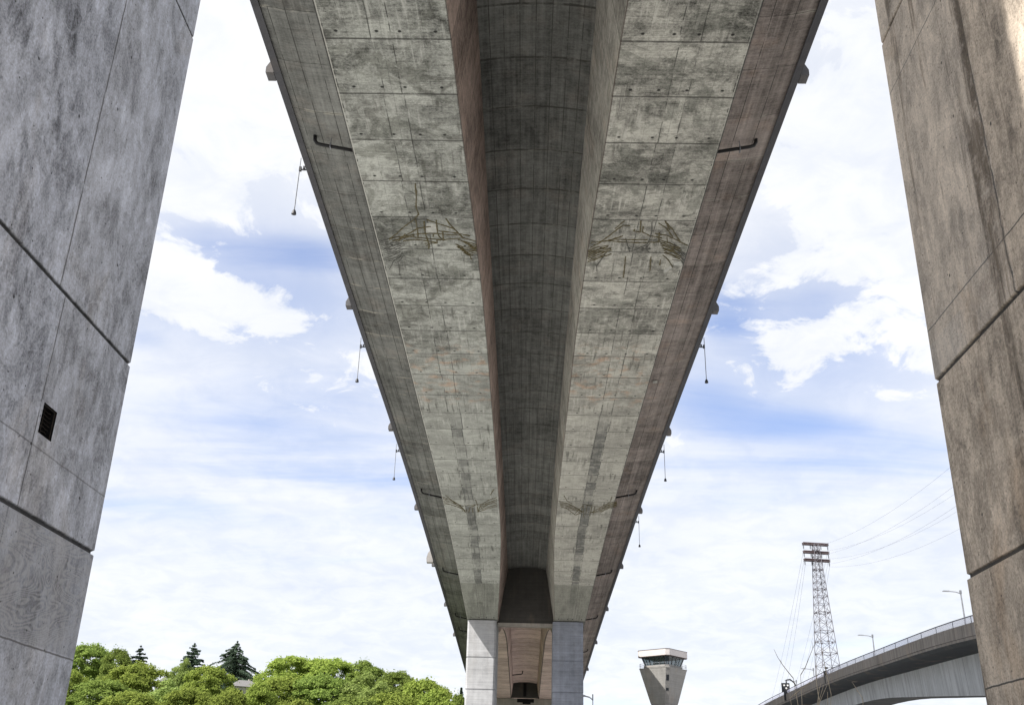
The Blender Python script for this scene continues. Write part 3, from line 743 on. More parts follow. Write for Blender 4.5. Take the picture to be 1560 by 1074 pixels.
def crown_mesh(kind):
    """unit crown: radius about 1, z from -.9 to 1"""
    cs = []; n = {"dome": 64, "tall": 54, "loose": 44}[kind]
    for k in range(n):
        u = rng.uniform(-.35, 1); th = rng.uniform(0, 6.283) ; rr = math.sqrt(max(0, 1 - u * u)) if u > 0 else 1.0
        rad = rng.uniform(.55, .95)
        if kind == "tall": p = np.array([.62 * rr * math.cos(th), .62 * rr * math.sin(th), u * .85])
        elif kind == "loose": p = np.array([.75 * rr * math.cos(th), .75 * rr * math.sin(th), u * .8]) * rng.uniform(.75, 1.1)
        else: p = np.array([rad * rr * math.cos(th), rad * rr * math.sin(th), u * .72])
        cs.append((p, rng.uniform(.10, .30) if kind != "loose" else rng.uniform(.10, .25)))
    cs.append((np.zeros(3), .5)); cs.append((np.array([0, 0, -.35]), .6))
    C_, N_ = [], []
    for p, r in cs:
        m_ = int(60 + 430 * (r / .3) ** 2)
        d = rng.normal(size=(m_, 3)); d /= np.linalg.norm(d, axis=1, keepdims=True); d[:, 2] = np.abs(d[:, 2]) * .9 + d[:, 2] * .1 - .25
        rad = r * (rng.uniform(.45, 1.1, (m_, 1)) ** .6 + (rng.uniform(0, 1, (m_, 1)) > .88) * rng.uniform(0, .5, (m_, 1)))
        lump = 1 + .22 * np.sin(9 * d[:, :1] + 5 * p[0]) * np.sin(8 * d[:, 1:2] + 3 * p[1])
        C_.append(p + d * rad * lump); N_.append(d * .9 + rng.normal(size=(m_, 3)) * .55 + np.array([0, 0, .35]))
    return np.concatenate(C_), np.concatenate(N_)
def trunk_mesh(name, h0, h1, r, mat, limbs=7):
    mb = MB(); mb.tube([(0, 0, h0), (.02, .01, h0 + (h1 - h0) * .5), (0, 0, h1)], [r, r * .75, r * .4], 8)
    for k in range(limbs):
        th = 6.283 * k / limbs + .4; z = h0 + (h1 - h0) * (.5 + .45 * (k % 3) / 3)
        mb.tube([(0, 0, z), (.3 * math.cos(th), .3 * math.sin(th), z + .3), (.62 * math.cos(th), .62 * math.sin(th), z + .55)], [r * .45, r * .28, r * .1], 6)
    me_o = mb.build(name, mat); return me_o
protos = []
for kind, lm in (("dome", "leaf_y"), ("dome", "leaf_g"), ("tall", "leaf_y"), ("loose", "leaf_o"), ("tall", "leaf_g"), ("dome", "leaf_y")):
    cen, nor = crown_mesh(kind)
    protos.append((leaves_mesh("crown", cen, nor, .034, M[lm])))
tk = trunk_mesh("trunk", -2.2, .3, .09, M["bark"]); trunk_data = tk.data; bpy.data.objects.remove(tk)
def broadleaf(px, row, wpx, pk, label, dY=0, squash=1.0):
    Y = 222 + (1052 - row) * 1.15 + dY
    top = at_y(px, row, Y); Rr = wpx / 2 * Y / 1600
    gz = ramp(top.x, Y); H = top.z - gz
    e = empty("broadleaf_tree", (top.x, Y, gz), label, "tree", "broadleaf trees on the hillside")
    vz = max(Rr * .8, H * .36) * squash
    cz = H - vz * .97
    c = link("crown", protos[pk], e); c.location = (0, 0, cz); c.scale = (Rr * 1.08, Rr * 1.08, vz); c.rotation_euler = (0, 0, random.uniform(0, 6.28))
    t = link("trunk", trunk_data, e); t.location = (0, 0, cz); k = cz / 2.2; t.scale = (Rr * .6, Rr * .6, k)
TL = [
 (142, 978, 84, 1, "tall dark green tree touching the left column's edge", 0),
 (181, 988, 54, 4, "narrow upright tree just right of the tall one by the left column", -4),
 (112, 1014, 60, 0, "tree half hidden behind the left column's foot", -20),
 (216, 1004, 92, 5, "broad light green tree under the thin conifer spire", -30),
 (160, 1032, 110, 1, "low leafy tree in front of the tall tree by the left column", -22),
 (205, 1047, 95, 0, "low yellow green tree at bottom edge below the thin conifer spire", -26),
 (256, 1036, 78, 3, "olive toned low tree in the dip where a roof peak shows", -10),
 (281, 1004, 40, 3, "small loose olive tree against the first dark conifer", 6),
 (322, 1009, 78, 0, "round bright green tree in front of the two dark conifers", -6),
 (290, 1042, 84, 5, "low pale tree below the round bright tree, left of it", -20),
 (350, 1050, 80, 2, "bright yellow green tree below the grey house", -24),
 (398, 1040, 66, 2, "upright green tree right of the grey house", -12),
 (446, 994, 96, 0, "large dome shaped tree, highest crown of the right hand clump", 6),
 (505, 998, 100, 5, "wide dome tree right beside the highest dome", 8),
 (430, 1030, 90, 2, "green tree at the left foot of the big dome", -16),
 (492, 1024, 104, 1, "darker tree in front of the two big domes", -22),
 (560, 1008, 86, 4, "mid green tree in the middle of the right hand clump", 10),
 (552, 1026, 96, 3, "pale olive tree in the middle of the clump, in front", -18),
 (606, 1019, 70, 1, "dark gappy tree left of the last rounded tree", 10),
 (648, 1027, 92, 0, "rounded tree sloping down towards the far bridge column", -2),
 (600, 1048, 100, 5, "low bright tree at the bottom edge, below the dark gappy tree", -24),
 (665, 1052, 90, 2, "low yellow tree at the bottom edge near the far column", -22),
 (696, 1058, 50, 4, "last small tree beside the sunlit far column", -8),
 (540, 1056, 110, 1, "low shaded tree at the bottom edge below the pale olive tree", -28),
 (455, 1058, 90, 0, "low light tree at the bottom edge below the big dome", -30),
]
for px, row, w, pk, lab, dy in TL: broadleaf(px, row, w, pk, lab, dy)
def conifer(px, row, wpx, hpx, label, droop, Y, seed, sparse=1.0):
    r_ = np.random.default_rng(seed)
    top = at_y(px, row, Y); gz = ramp(top.x, Y); H = top.z - gz; vis = hpx * Y / 1600; Rr = wpx / 2 * Y / 1600
    e = empty("conifer_tree", (top.x, Y, gz), label, "tree", "dark conifers on the hillside")
    C_, N_ = [], []; mbt = MB()
    nlev = int(24 * sparse) + 8; L = min(H * .9, vis * 1.5)
    mbt.tube([(0, 0, 0), (0, 0, H * .6), (0, 0, H)], [.4, .28, .04], 7)
    for k in range(nlev):
        t = (k + r_.uniform(0, .6)) / nlev; z = H - L * t; rad = Rr * 1.5 * t ** .85
        for j in range(8):
            th = r_.uniform(0, 6.283); ln = rad * r_.uniform(.35, 1.2)
            n = max(6, int(ln * 22)); s = np.sort(r_.uniform(.05, 1, n)) ; n_ = n
            d = np.array([math.cos(th), math.sin(th), 0]); side = np.array([-math.sin(th), math.cos(th), 0])
            p = np.outer(s * ln, d) + np.outer(r_.normal(size=n) * .30 * (1.1 - s) * max(.4, ln * .45), side); p[:, 2] = z + s * ln * (.12 - droop * s) + r_.normal(size=n) * .10
            C_.append(p); N_.append(np.tile([0, 0, 1.0], (n, 1)) + r_.normal(size=(n, 3)) * .5)
            mbt.tube([(0, 0, z), tuple(d * ln * .9 + np.array([0, 0, z + ln * .9 * (.12 - droop * .9)]))], [.06, .02], 4)
    cen = np.concatenate(C_); nor = np.concatenate(N_)
    link("crown", leaves_mesh("crown", cen, nor, .30, M["needle"]), e)
    mbt.build("trunk", M["bark"], e)
conifer(215, 983, 46, 42, "thin sparse conifer spire poking above the light green tree", .2, 318, 1, .4)
conifer(297, 980, 78, 66, "pointed dense dark conifer left of the spreading one", .1, 322, 2)
conifer(362, 977, 138, 80, "broad dark conifer with spreading tiered drooping branches above the grey house", .38, 318, 3)
conifer(703, 1047, 14, 26, "tiny dark conifer tip against the far sunlit column", .15, 300, 4, .4)
# houses
M["roof"] = plain("grey_shingles", (.16, .155, .155), .9, 0, .25, 4); M["siding"] = plain("beige_siding", (.42, .39, .35), .8, 0, .12, 2)
M["glass"] = plain("dark_window_glass", (.03, .035, .04), .15); M["trimw"] = plain("white_trim", (.6, .6, .58), .6)
def house(px, row, Y, w, label):
    top = at_y(px, row, Y); gz = ramp(top.x, Y) - .2; H = top.z - gz
    e = empty("house", (top.x, Y, gz), label, "house", "houses between the hillside trees", .5)
    hw, hd = w / 2, w * .4; we = H - 1.9
    mb = MB(); mb.box((0, 0, we / 2), (w, 2 * hd, we)); mb.build("wall", M["siding"], e)
    mb = MB(); ov = .45; za = we - .1
    P = [(-hw - ov, -hd - ov, za), (hw + ov, -hd - ov, za), (hw + ov, hd + ov, za), (-hw - ov, hd + ov, za), (-hw * .45, 0, H), (hw * .45, 0, H)]
    i = [mb.vert(p) for p in P]
    for f in ((0, 1, 5, 4), (1, 2, 5), (2, 3, 4, 5), (3, 0, 4), (3, 2, 1, 0)): mb.face([i[k] for k in f])
    rf = mb.build("roof", M["roof"], e)
    mb = MB(); mb.box((hw * .3, .6, H - .1), (.5, .5, 1.1)); ch = mb.build("chimney", M["siding"], None); ch.parent = rf
    for sx in (-.5, .5):
        mb = MB(); mb.box((sx * hw, -hd - .02, we - 1.5), (1.3, .08, 1.3)); wn = mb.build("window", M["trimw"], e)
        mb = MB(); mb.box((sx * hw, -hd - .07, we - 1.5), (1.1, .04, 1.1)); pn = mb.build("pane", M["glass"], None); pn.parent = wn
house(374, 1036, 300, 8.0, "grey roofed house among trees below the spreading conifer")
house(259, 1030, 322, 6.5, "roof peak of a house in the dip between tree clumps")

# ------------------------------------------------------------------ control tower
M["twr"] = concrete("tower_concrete", (.25, .245, .235), amp=.7, streak=.5, lines=.3)
M["twr_roof"] = plain("pale_roof_fascia", (.50, .47, .46), .6, 0, .1, 1); M["twr_under"] = plain("dark_roof_underside", (.08, .06, .055), .8)
YT = 203.0; pf = at_y(1018, 1000, YT); S = YT / 1605
cpx = at_y(1013, 1000, YT); cx_, cy_ = cpx.x, YT + 3.4
e = empty("control_tower", (cx_, cy_, 0), "flared concrete control tower with glazed cab and overhanging pale roof", "tower", None, math.radians(4)); e.scale = (1.09, 1.09, 1)
def zrow(r): return at_y(1016, r, YT).z
def sq(hd, z, ch):                 # square standing on its corner, half diagonal hd, chamfered corners
    c = ch; pts = []
    for k in range(4):
        a = -math.pi / 2 + k * math.pi / 2; d = Vector((math.cos(a), math.sin(a), 0)); t = Vector((-math.sin(a), math.cos(a), 0))
        pts += [d * (hd - c) - t * c, d * (hd - c) + t * c]
    return [(p.x, p.y, z) for p in pts]
zt = zrow(1017); zb = zrow(1071); zr0, zr1 = zrow(999), zrow(989)
mb = MB(); mb.loft([sq(2.62, 0, .35), sq(2.62, zb - .02, .35)]); mb.build("shaft", M["twr"], e)
mb = MB(); mb.loft([sq(2.62, zb, .36), sq(2.75, zb + .3, .36), sq(4.55, zt, .36)]); body = mb.build("flared_body", M["twr"], e)
# formed joint round the body
for (h0, h1) in ((.36, .44), (.64, .80)):
    mb = MB()
    z0, z1 = zb + (zt - zb) * h0, zb + (zt - zb) * h1; r0 = 2.75 + (4.55 - 2.75) * (h0 * (zt - zb) - .3) / (zt - zb - .3); r1 = 2.75 + (4.55 - 2.75) * (h1 * (zt - zb) - .3) / (zt - zb - .3)
    y0, y1 = -(r0 - .36) - .012, -(r1 - .36) - .012
    mb.loft([[(-.24, y0, z0), (.24, y0, z0), (.24, y0 + .1, z0), (-.24, y0 + .1, z0)], [(-.24, y1, z1), (.24, y1, z1), (.24, y1 + .1, z1), (-.24, y1 + .1, z1)]]); mb.build("slot_window", M["glass"], e)
mb = MB(); mb.loft([sq(4.6, zt + .003, .36), sq(4.6, zt + .12, .36)]); mb.loft([sq(3.75, zt + .12, .36), sq(3.75, zt + .62, .36)]); mb.build("gallery", M["twr"], e)
mb = MB(); ps = [Vector(p) for p in sq(4.5, zt + .12, .36)]
for k in range(8):
    p, q = ps[k], ps[(k + 1) % 8]
    for hgt in (.45, .85): mb.tube([p + Vector((0, 0, hgt)), q + Vector((0, 0, hgt))], .025, 5)
    n = max(1, int((q - p).length / 1.1))
    for j in range(n): mb.tube([p.lerp(q, j / n), p.lerp(q, j / n) + Vector((0, 0, .85))], .025, 5)
mb.build("railing", M["steel"], e)
# glazed cab, leaning outwards
mtg = bpy.data.materials.new("cab_glass"); mtg.use_nodes = True; nt = mtg.node_tree; bs = nt.nodes["Principled BSDF"]
bs.inputs["Base Color"].default_value = (.06, .08, .09, 1); bs.inputs["Roughness"].default_value = .05
tr = nt.nodes.new("ShaderNodeBsdfTransparent"); tr.inputs[0].default_value = (.75, .82, .85, 1); mxs = nt.nodes.new("ShaderNodeMixShader"); mxs.inputs[0].default_value = .55
nt.links.new(tr.outputs[0], mxs.inputs[1]); nt.links.new(bs.outputs[0], mxs.inputs[2]); nt.links.new(mxs.outputs[0], nt.nodes["Material Output"].inputs[0])
mb = MB(); r0, r1 = sq(3.45, zt + .62, .36), sq(4.1, zr0 + .02, .36)
mb.loft([r0, r1], caps=False); cab = mb.build("cab_glazing", mtg, e)
mb = MB()
for k in range(8):
    a, b_ = Vector(r0[k]), Vector(r1[k]); a2, b2 = Vector(r0[(k + 1) % 8]), Vector(r1[(k + 1) % 8]); n = max(1, int((b2 - b_).length / 1.15))
    for j in range(n): mb.tube([a.lerp(a2, j / n), b_.lerp(b2, j / n)], .07, 4)
    mb.tube([a, a2], .07, 4)
mb.build("mullion_frame", M["darksteel"], cab)
mb = MB(); mb.box((-.4, 1.0, zt + 1.0), (2.2, 1.6, .9)); mb.box((.9, .6, zt + .9), (.8, .8, .7)); mb.build("control_desk", M["darksteel"], e)
mb = MB(); mb.loft([sq(4.72, zr0, .36), sq(4.72, zr0 + .1, .36)], mi=1); mb.loft([sq(4.75, zr0 + .1, .37), sq(4.75, zr1, .37)]); mb.loft([sq(4.8, zr1, .37), sq(4.8, zr1 + .08, .37)], mi=1)
mb.build("roof", [M["twr_roof"], M["twr_under"]], e)

# ------------------------------------------------------------------ lattice tower and its lines
M["lat"] = plain("weathered_tower_steel", (.12, .115, .13), .7, .2, .3, .3); M["lat_red"] = plain("faded_red_tower_steel", (.075, .055, .058), .7, 0, .3, .3)
YP = 350.0; tp = at_y(1242, 829, YP); bp_ = at_y(1261, 1030, YP)
e = empty("lattice_tower", (tp.x, YP, 0), "tall red and grey steel lattice power tower beyond the viaduct", "tower", "power line towers", math.radians(9))
zt = tp.z; wid = lambda z: .9 + (zt - z) * .050
mb = MB(); zs = [zt]; z = zt
while z > 1.0:
    z -= max(2.2, wid(z) * 1.45); zs.append(max(z, 0))
def cr(z): h = wid(z) if z < zt - 12 else wid(zt - 12) * (.55 + .45 * (zt - z) / 12); return [Vector((sx * h, sy * h, z)) for sx, sy in ((-1, -1), (1, -1), (1, 1), (-1, 1))]
for k in range(4): mb.tube([cr(z)[k] for z in zs], .12, 5)
mb2 = MB()
for k_, (z0, z1) in enumerate(zip(zs, zs[1:])):
    A_, B_ = cr(z0), cr(z1)
    for k in range(4):
        j = (k + 1) % 4
        mb2.tube([A_[k], B_[j]], .065, 4); mb2.tube([A_[j], B_[k]], .065, 4)
        if k_ % 2 == 0: mb2.tube([A_[k], A_[j]], .10, 4)
        else: mb2.tube([A_[k], A_[j]], .06, 4)
        if k_ % 3 == 1: mb2.box((A_[k] + A_[j]) / 2, (.5, .5, .5))
mb.build("mast_leg", M["lat"], e); mb2.build("lattice_brace", M["lat"], e)
tips = []
for arm_, r in enumerate((830, 842.5, 854.5)):
    z = at_y(1242, r, YP).z; hw = 4.6
    mb = MB()
    for sy in (-.55, .55):
        mb.tube([(-hw, sy, z + .55), (hw, sy, z + .55)], .17, 5); mb.tube([(-hw, sy, z - .05), (hw, sy, z - .05)], .17, 5)
        n = 12
        for k in range(n):
            x0 = -hw + 2 * hw * k / n; x1 = x0 + 2 * hw / n
            mb.tube([(x0, sy, z + .55 * (k % 2)), (x1, sy, z + .55 * ((k + 1) % 2))], .09, 4)
    mb.box((0, 0, z + .25), (2 * hw, .9, .12))
    mb.build("crossarm", M["lat_red"], e)
    for x in (-hw + .2, -1.9, 1.9, hw - .2):
        mb = MB()
        for k in range(5): mb.tube([(x, 0, z - .1 - .3 * k), (x, 0, z - .25 - .3 * k), (x, 0, z - .3 - .3 * k)], [.1, .26, .1], 7)
        mb.build("insulator", M["darksteel"], e)
    for x in (-hw + .2, hw - .2):
        c_, s_ = math.cos(math.radians(9)), math.sin(math.radians(9)); tips.append((arm_, x, Vector((tp.x + c_ * x, YP + s_ * x, z - 1.7))))
M["wire"] = plain("grey_line_wire", (.2, .2, .23), .5, 0, .1)
names = ("top", "middle", "lowest"); dz_ = (0, -5.5, -11)
for arm_, x, p in tips:
    out = "left" if x < 0 else "right"
    e1 = Vector((90 + x, 60, 82 + EYE + dz_[arm_] * .8))
    mb = MB(); pts = []
    for k in range(37):
        t = k / 36 * .86; q = p.lerp(e1, t); q.z = p.z + (e1.z - p.z) * t - 55 * t * (1 - t) * (1 + .05 * arm_); pts.append(q)
    mb.tube(pts, .026, 4)
    tag(mb.build("power_line", M["wire"]), "thin grey line sagging from the %s end of the %s crossarm towards the right column" % (out, names[arm_]), "power line", "power lines from the lattice tower")
    e2 = at_y(1176 + arm_ * 9 + (x > 0) * 30, 1062, 640)
    mb = MB(); pts = []
    for k in range(25):
        t = k / 24; q = p.lerp(e2, t); q.z -= 9 * t * (1 - t); pts.append(q)
    mb.tube(pts, .038, 4)
    tag(mb.build("power_line", M["wire"]), "thin grey line descending from the %s end of the %s crossarm to the lower left" % (out, names[arm_]), "power line", "power lines from the lattice tower")

# ------------------------------------------------------------------ low viaduct on the right
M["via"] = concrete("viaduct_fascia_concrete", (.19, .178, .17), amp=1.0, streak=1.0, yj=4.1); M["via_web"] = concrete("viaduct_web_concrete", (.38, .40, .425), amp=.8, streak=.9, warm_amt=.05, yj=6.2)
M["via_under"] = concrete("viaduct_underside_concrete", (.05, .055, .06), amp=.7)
mtr = bpy.data.materials.new("railing_mesh"); mtr.use_nodes = True; nt = mtr.node_tree; bs = nt.nodes["Principled BSDF"]
bs.inputs["Base Color"].default_value = (.42, .43, .55, 1); tr = nt.nodes.new("ShaderNodeBsdfTransparent"); mxs = nt.nodes.new("ShaderNodeMixShader"); mxs.inputs[0].default_value = .35
nt.links.new(tr.outputs[0], mxs.inputs[1]); nt.links.new(bs.outputs[0], mxs.inputs[2]); nt.links.new(mxs.outputs[0], nt.nodes["Material Output"].inputs[0])
vp = {75: at_y(1480, 948, 75), 105: at_y(1334, 998, 105), 130: at_y(1260, 1027, 130), 150: at_y(1200, 1055, 150), 168: at_y(1158, 1076, 168)}
VX = curve([(0, 22), (30, 26.5), (55, vp[75].x - 1.9)] + [(k, p.x) for k, p in vp.items()] + [(200, vp[168].x + 1), (300, vp[168].x + 7)])
VZ = curve([(0, 4.5), (30, 8.6), (55, vp[75].z - 2.0)] + [(k, p.z) for k, p in vp.items()] + [(200, vp[168].z - 1.2), (300, 9)])
print("VIADUCT", [(k, tuple(round(c, 2) for c in p)) for k, p in vp.items()], at_y(1500, 1067, 84), at_y(1401, 1065, 103), at_y(1487, 1000, 84), at_y(1401, 1022, 103), at_y(1335, 1074, 119))
VD = curve([(0, 2.2), (40, 2.4), (70, 3.6), (84, 3.3), (103, 2.55), (119, 2.0), (140, 1.9), (160, 2.2), (200, 3.2), (300, 3)])
K = .9; VX0, VZ0, VD0 = VX, VZ, VD
VX = lambda Y: K * VX0(Y / K)
VZ = lambda Y: EYE + K * (VZ0(Y / K) - EYE)
VD = lambda Y: K * VD0(Y / K)
e = empty("concrete_viaduct", (32, 100, 0), "lower curved concrete viaduct rising behind the right column", "bridge", world=True)
ys = [4 * k for k in range(0, 68)]
def sect(pts, Y):
    x, z = VX(Y), VZ(Y); return [(x + a * K, Y, z + b_ * K) for a, b_ in pts]
mb = MB(); mb.loft([sect([(0, 0), (.35, 0), (.35, -.9), (10.6, -.9), (10.6, 0), (11, 0), (11, -1.2), (8, -1.35), (.5, -1.35), (.06, -1.12), (.06, -.92), (-.0, -.9)], Y) for Y in ys])
dk = mb.build("deck", [M["via"], M["via_under"]], e)
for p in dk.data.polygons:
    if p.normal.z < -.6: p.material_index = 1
mb = MB()
for Y in ys: pass
mb.loft([[(VX(Y) + 3.2, Y, VZ(Y) - 1.218), (VX(Y) + 7.4, Y, VZ(Y) - 1.218), (VX(Y) + 7.1, Y, VZ(Y) - 1.218 - VD(Y)), (VX(Y) + 3.35, Y, VZ(Y) - 1.218 - VD(Y))] for Y in ys])
gd = mb.build("haunched_girder", [M["via_web"], M["via_under"]], e)
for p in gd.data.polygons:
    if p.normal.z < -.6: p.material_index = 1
for Y in (63, 185):
    mb = MB(); zt = VZ(Y) - 1.22 - VD(Y); mb.box((VX(Y) + 5.2, Y, zt / 2), (3.2, 3, zt - .01)); mb.build("pier_shaft", M["via_web"], e)
mb = MB(); mb.tube([(VX(Y) + .17, Y, VZ(Y) + .47) for Y in ys], .035, 6); rl = mb.build("top_rail", M["darksteel"], e)
mb = MB()
rp = None
for Y in range(4, 204, 4):
    if rp is None:
        mb.box((0, 0, .23), (.04, .04, .46)); rp = mb.build("rail_post", M["steel"], e); p_ = rp
    else:
        p_ = rp.copy(); COL.objects.link(p_)
    p_.location = Vector((VX(Y) + .17, Y, VZ(Y) + .002)) - Vector(e.location)
mb = MB(); mb.loft([[(VX(Y) + .165, Y, VZ(Y) + .002), (VX(Y) + .175, Y, VZ(Y) + .002), (VX(Y) + .175, Y, VZ(Y) + .44), (VX(Y) + .165, Y, VZ(Y) + .44)] for Y in ys]); mb.build("mesh_screen", mtr, e)
# street lamps along the far kerb
lamp = empty("street_lamp", (0, 0, 0), "tallest street lamp on the viaduct, beside the right column", "street lamp", "street lamps along the viaduct")
mb = MB(); mb.tube([(0, 0, 0), (0, 0, 4), (0, 0, 7.0)], [.11, .09, .07], 8); mb.box((0, 0, .15), (.35, .35, .3)); mb.build("pole", M["steel"], lamp)
mb = MB(); mb.tube([(0, 0, 6.85), (-.5, 0, 7.0), (-1.1, 0, 7.05)], .045, 6); mb.box((0, 0, 7.0), (.18, .18, .35)); mb.build("arm", M["steel"], lamp)
mb = MB(); mb.box((-1.45, 0, 7.07), (.75, .28, .10), taper=(.8, .7)); mb.build("lamp_head", M["steel"], lamp)
for i, (px, row, Y, lab) in enumerate(((1463, 900, 91, None), (1329, 967, 128, "street lamp on the viaduct midway between the lattice tower and right column"), (1239, 1018, 156, "small street lamp on the viaduct, in front of the lattice tower"), (1213, 1036, 169, "tiny street lamp on the viaduct near the signal housing"))):
    l = lamp if i == 0 else copy_tree(lamp)
    t = at_y(px, row, Y); base = VZ(Y) - .81; s = (t.z - base) / 7.1
    l.location = (t.x, Y, base); l.scale = (s, s, s)
    if lab: l["label"] = lab
l = copy_tree(lamp); t = at_y(903, 1059, 150); l.location = (t.x, 150, 0); s = t.z / 7.1; l.scale = (.9, .9, s); l.name = "street_lamp"
l["label"] = "slim street lamp standing alone right of the shaded far column"; l["group"] = "street lamps along the viaduct"
# signal housing on the viaduct edge
Y = 136; q = at_y(1197, 1048, Y); zb = VZ(Y)
e = empty("traffic_signal", (q.x, Y, zb - .81), "dark signal board with three pale lamps on a post at the viaduct edge", "signal")
mb = MB(); hb = q.z - zb + .81
mb.box((0, 0, hb / 2), (.55, .2, hb)); mb.build("post", M["darksteel"], e)
mb = MB(); mb.box((0, 0, hb + .1), (1.0, .18, 1.1)); mb.build("signal_board", M["darksteel"], e)
for (x, z) in ((-.2, .25), (.25, .25), (.05, -.1)):
    mb = MB(); mb.tube([(x, -.09, hb + .1 + z), (x, -.14, hb + .1 + z)], .11, 10); mb.build("lamp_lens", M["trimw"], e)
mb = MB(); mb.tube([(.2, .3, hb + .5), (.2, .3, hb + 1.05), (.7, .3, hb + 1.15), (1.2, .3, hb + .75), (1.45, .3, hb + .2), (1.5, .3, -.2)], .09, 6); mb.build("curved_mast", M["darksteel"], e)
Y = 118; q = at_y(1259, 1028, Y)
e = empty("equipment_box", (q.x, Y, VZ(Y) - .81), "small dark cabinet behind the viaduct railing at the lattice tower's foot", "cabinet")
mb = MB(); mb.box((0, 0, .65), (.45, .4, 1.3)); mb.build("cabinet_body", M["darksteel"], e)
mb = MB(); mb.tube([(0, 0, 1.3), (0, 0, 1.55)], .06, 6); mb.box((0.05, 0, 1.62), (.3, .3, .18)); mb.build("beacon", M["darksteel"], e)

# ------------------------------------------------------------------ dry shrub
M["twig"] = plain("bleached_dry_stems", (.40, .35, .27), .9, 0, .3, 9)
Y = 15.0; c_ = at_y(1228, 1090, Y)
e = empty("dry_shrub", (c_.x, Y, 0), "bare bleached shrub stems poking up at the bottom edge before the viaduct", "shrub")
mb = MB()
def twig(p, d, L, r, dep):
    pts = [p]; q = Vector(p)
    for k in range(4):
        d = (d + Vector((random.gauss(0, .10), random.gauss(0, .10), random.gauss(.02, .05)))).normalized(); q = q + d * L / 4; pts.append(q)
        if dep and k >= 1 and random.random() < .65:
            dd = (d + Vector((random.gauss(0, .5), random.gauss(0, .4), random.gauss(.0, .3)))).normalized(); twig(q, dd, L * random.uniform(.10, .22), r * .6, dep - 1)
    mb.tube(pts, [r, r * .9, r * .75, r * .6, r * .35], 5)
topz = at_y(1228, 1025, Y).z
for k in range(15):
    tx = random.uniform(-.55, .6); h = topz * random.uniform(.88, 1.02) * (1 if abs(tx) < .4 else .96)
    s = Vector((tx * .35, random.uniform(-.2, .2), 0)); d = Vector((tx * .75, random.uniform(-.2, .2), h)); twig(s, d.normalized(), h, .010, 2)
mb.build("stems", M["twig"], e)

# ------------------------------------------------------------------ light
SUN = Vector((1, .70, -1.47)).normalized()
el = math.asin(-SUN.z); rotz = math.atan2(-SUN.x, -SUN.y)
L = bpy.data.lights.new("sun", "SUN"); L.energy = 5.0; L.angle = math.radians(.5); L.color = (1, .955, .89)
lo = bpy.data.objects.new("sun", L); COL.objects.link(lo); lo.rotation_euler = SUN.to_track_quat("-Z", "Y").to_euler()
w = bpy.data.worlds.new("World"); sc.world = w; w.use_nodes = True; nt = w.node_tree; g = G(nt)
bg = nt.nodes["Background"]; bg.inputs[1].default_value = .12
sky = g.n("ShaderNodeTexSky"); sky.sky_type = "NISHITA"; sky.sun_disc = False; sky.sun_elevation = el; sky.sun_rotation = rotz; sky.air_density = 1.0; sky.dust_density = 1.0
dr = g.n("ShaderNodeTexCoord").outputs["Generated"]
x, y, z = g.sep(dr); zz = g.add(g.mx(z, 0.0), .2)
pl = g.comb(g.m("DIVIDE", x, zz), g.m("DIVIDE", y, zz), 0.0)
cum = g.noise(pl, 3.2, 10, .58, .3)
fine = g.noise(g.vm("ADD", pl, (3, 1, 0)), 11.0, 10, .62, .5)
cir = g.noise(g.rot(pl, .30, (.55, 2.6, 1)), 1.0, 8, .6, .6)
bias = .09
def blob(px, py, sx, sy, amp):
    """a denser or thinner part of the cloud cover round one sky direction"""
    d = ray(px, py); d = d / np.linalg.norm(d)
    r = np.cross(d, [0, 0, 1]); r /= np.linalg.norm(r); u = np.cross(r, d)
    a = g.m("DIVIDE", g.vm("DOT_PRODUCT", dr, tuple(r)), sx / 1600); b_ = g.m("DIVIDE", g.vm("DOT_PRODUCT", dr, tuple(u)), sy / 1600)
    f = g.mul(g.m("POWER", 2.718, g.mul(g.add(g.mul(a, a), g.mul(b_, b_)), -1.0)), g.sm(y, 0, .2))
    return g.mul(f, amp)
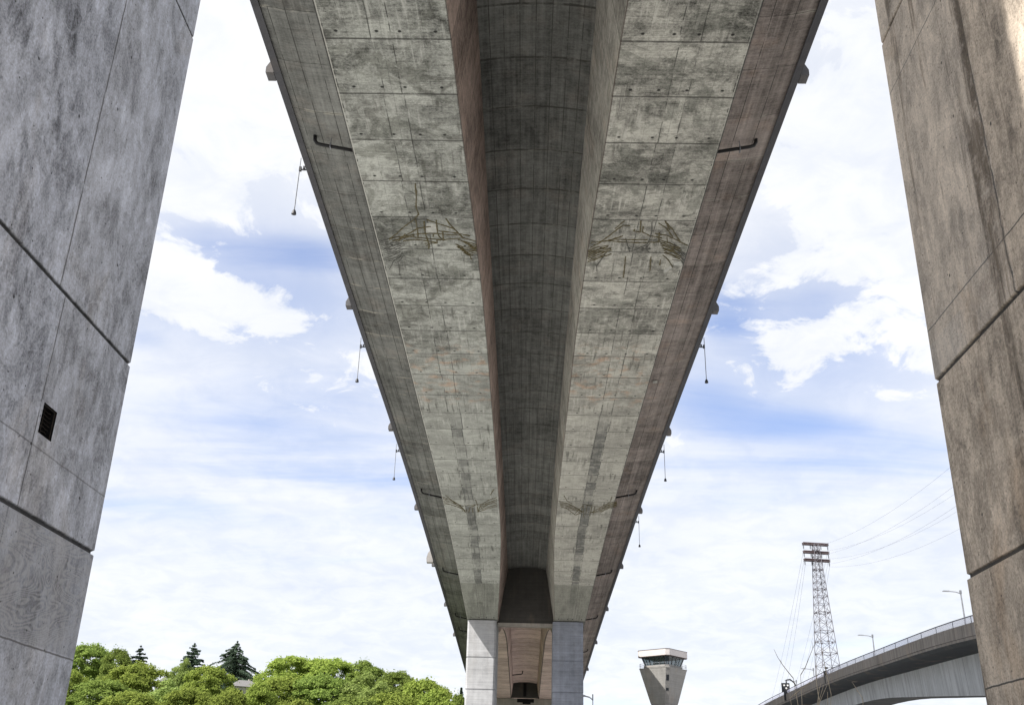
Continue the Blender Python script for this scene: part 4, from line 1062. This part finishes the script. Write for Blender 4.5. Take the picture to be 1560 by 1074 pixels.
BL = [(360, 372, 170, 50, -.32), (215, 515, 70, 30, -.28), (390, 465, 170, 52, .26), (250, 430, 60, 60, .15), (480, 385, 60, 30, -.15), (220, 765, 160, 22, -.16), (480, 700, 220, 40, -.14), (330, 640, 200, 30, -.10),
      (1115, 480, 70, 70, -.32), (1255, 450, 50, 28, -.28), (1225, 645, 150, 32, -.28), (1090, 600, 90, 50, -.2), (1220, 535, 95, 50, .26), (1330, 380, 110, 160, .2), (1330, 605, 60, 22, .22), (1340, 690, 120, 25, -.12),
      (330, 150, 150, 220, .3), (1250, 150, 120, 200, .22), (700, 1010, 1500, 170, .12), (1130, 760, 200, 30, -.08)]
dens = bias
low = g.sm(z, .24, .42)
for b_ in BL: dens = g.add(dens, blob(*b_))
puff = g.m('ADD', g.add(blob(385, 440, 230, 95, 1.0), blob(1235, 510, 190, 120, 1.0)), 0.0, None, True)
nz = g.add(g.mul(g.sub(cum, .5), 1.5), g.mul(g.sub(fine, .5), 1.15))
pn = g.noise(g.vm('ADD', pl, (5, 2, 0)), 5.0, 12, .60, .35)
nz = g.add(nz, g.mul(g.mul(g.sub(pn, .51), 2.1), puff))
d1 = g.add(g.add(g.mul(g.sub(low, 1.0), .42), nz), dens)
k1 = g.sm(d1, -.12, .24)
k2 = g.mul(g.sm(g.add(cir, g.mul(dens, .75)), .24, .60), .90)
k = g.mx(k1, g.mul(k2, g.sub(1, g.mul(puff, .62))))
k = g.sub(1, g.mul(g.sub(1, k), .9))
shade = g.add(g.mul(g.sm(g.noise(g.vm("ADD", pl, (8, 2, 0)), 2.2, 8, .6), .32, .68), .6), g.mul(g.sm(fine, .35, .62), .45))
cl = g.mix(shade, C(3.75, 3.95, 4.35), C(4.65, 4.7, 4.8))
skyc = g.mix(1.0, sky.outputs[0], C(.98, .94, 1.06), "MULTIPLY")
g.put(bg.inputs[0], g.mix(k, skyc, cl))

sc.view_settings.view_transform = "Standard"; sc.view_settings.look = "None"; sc.view_settings.exposure = 0.9; sc.view_settings.gamma = 1.0
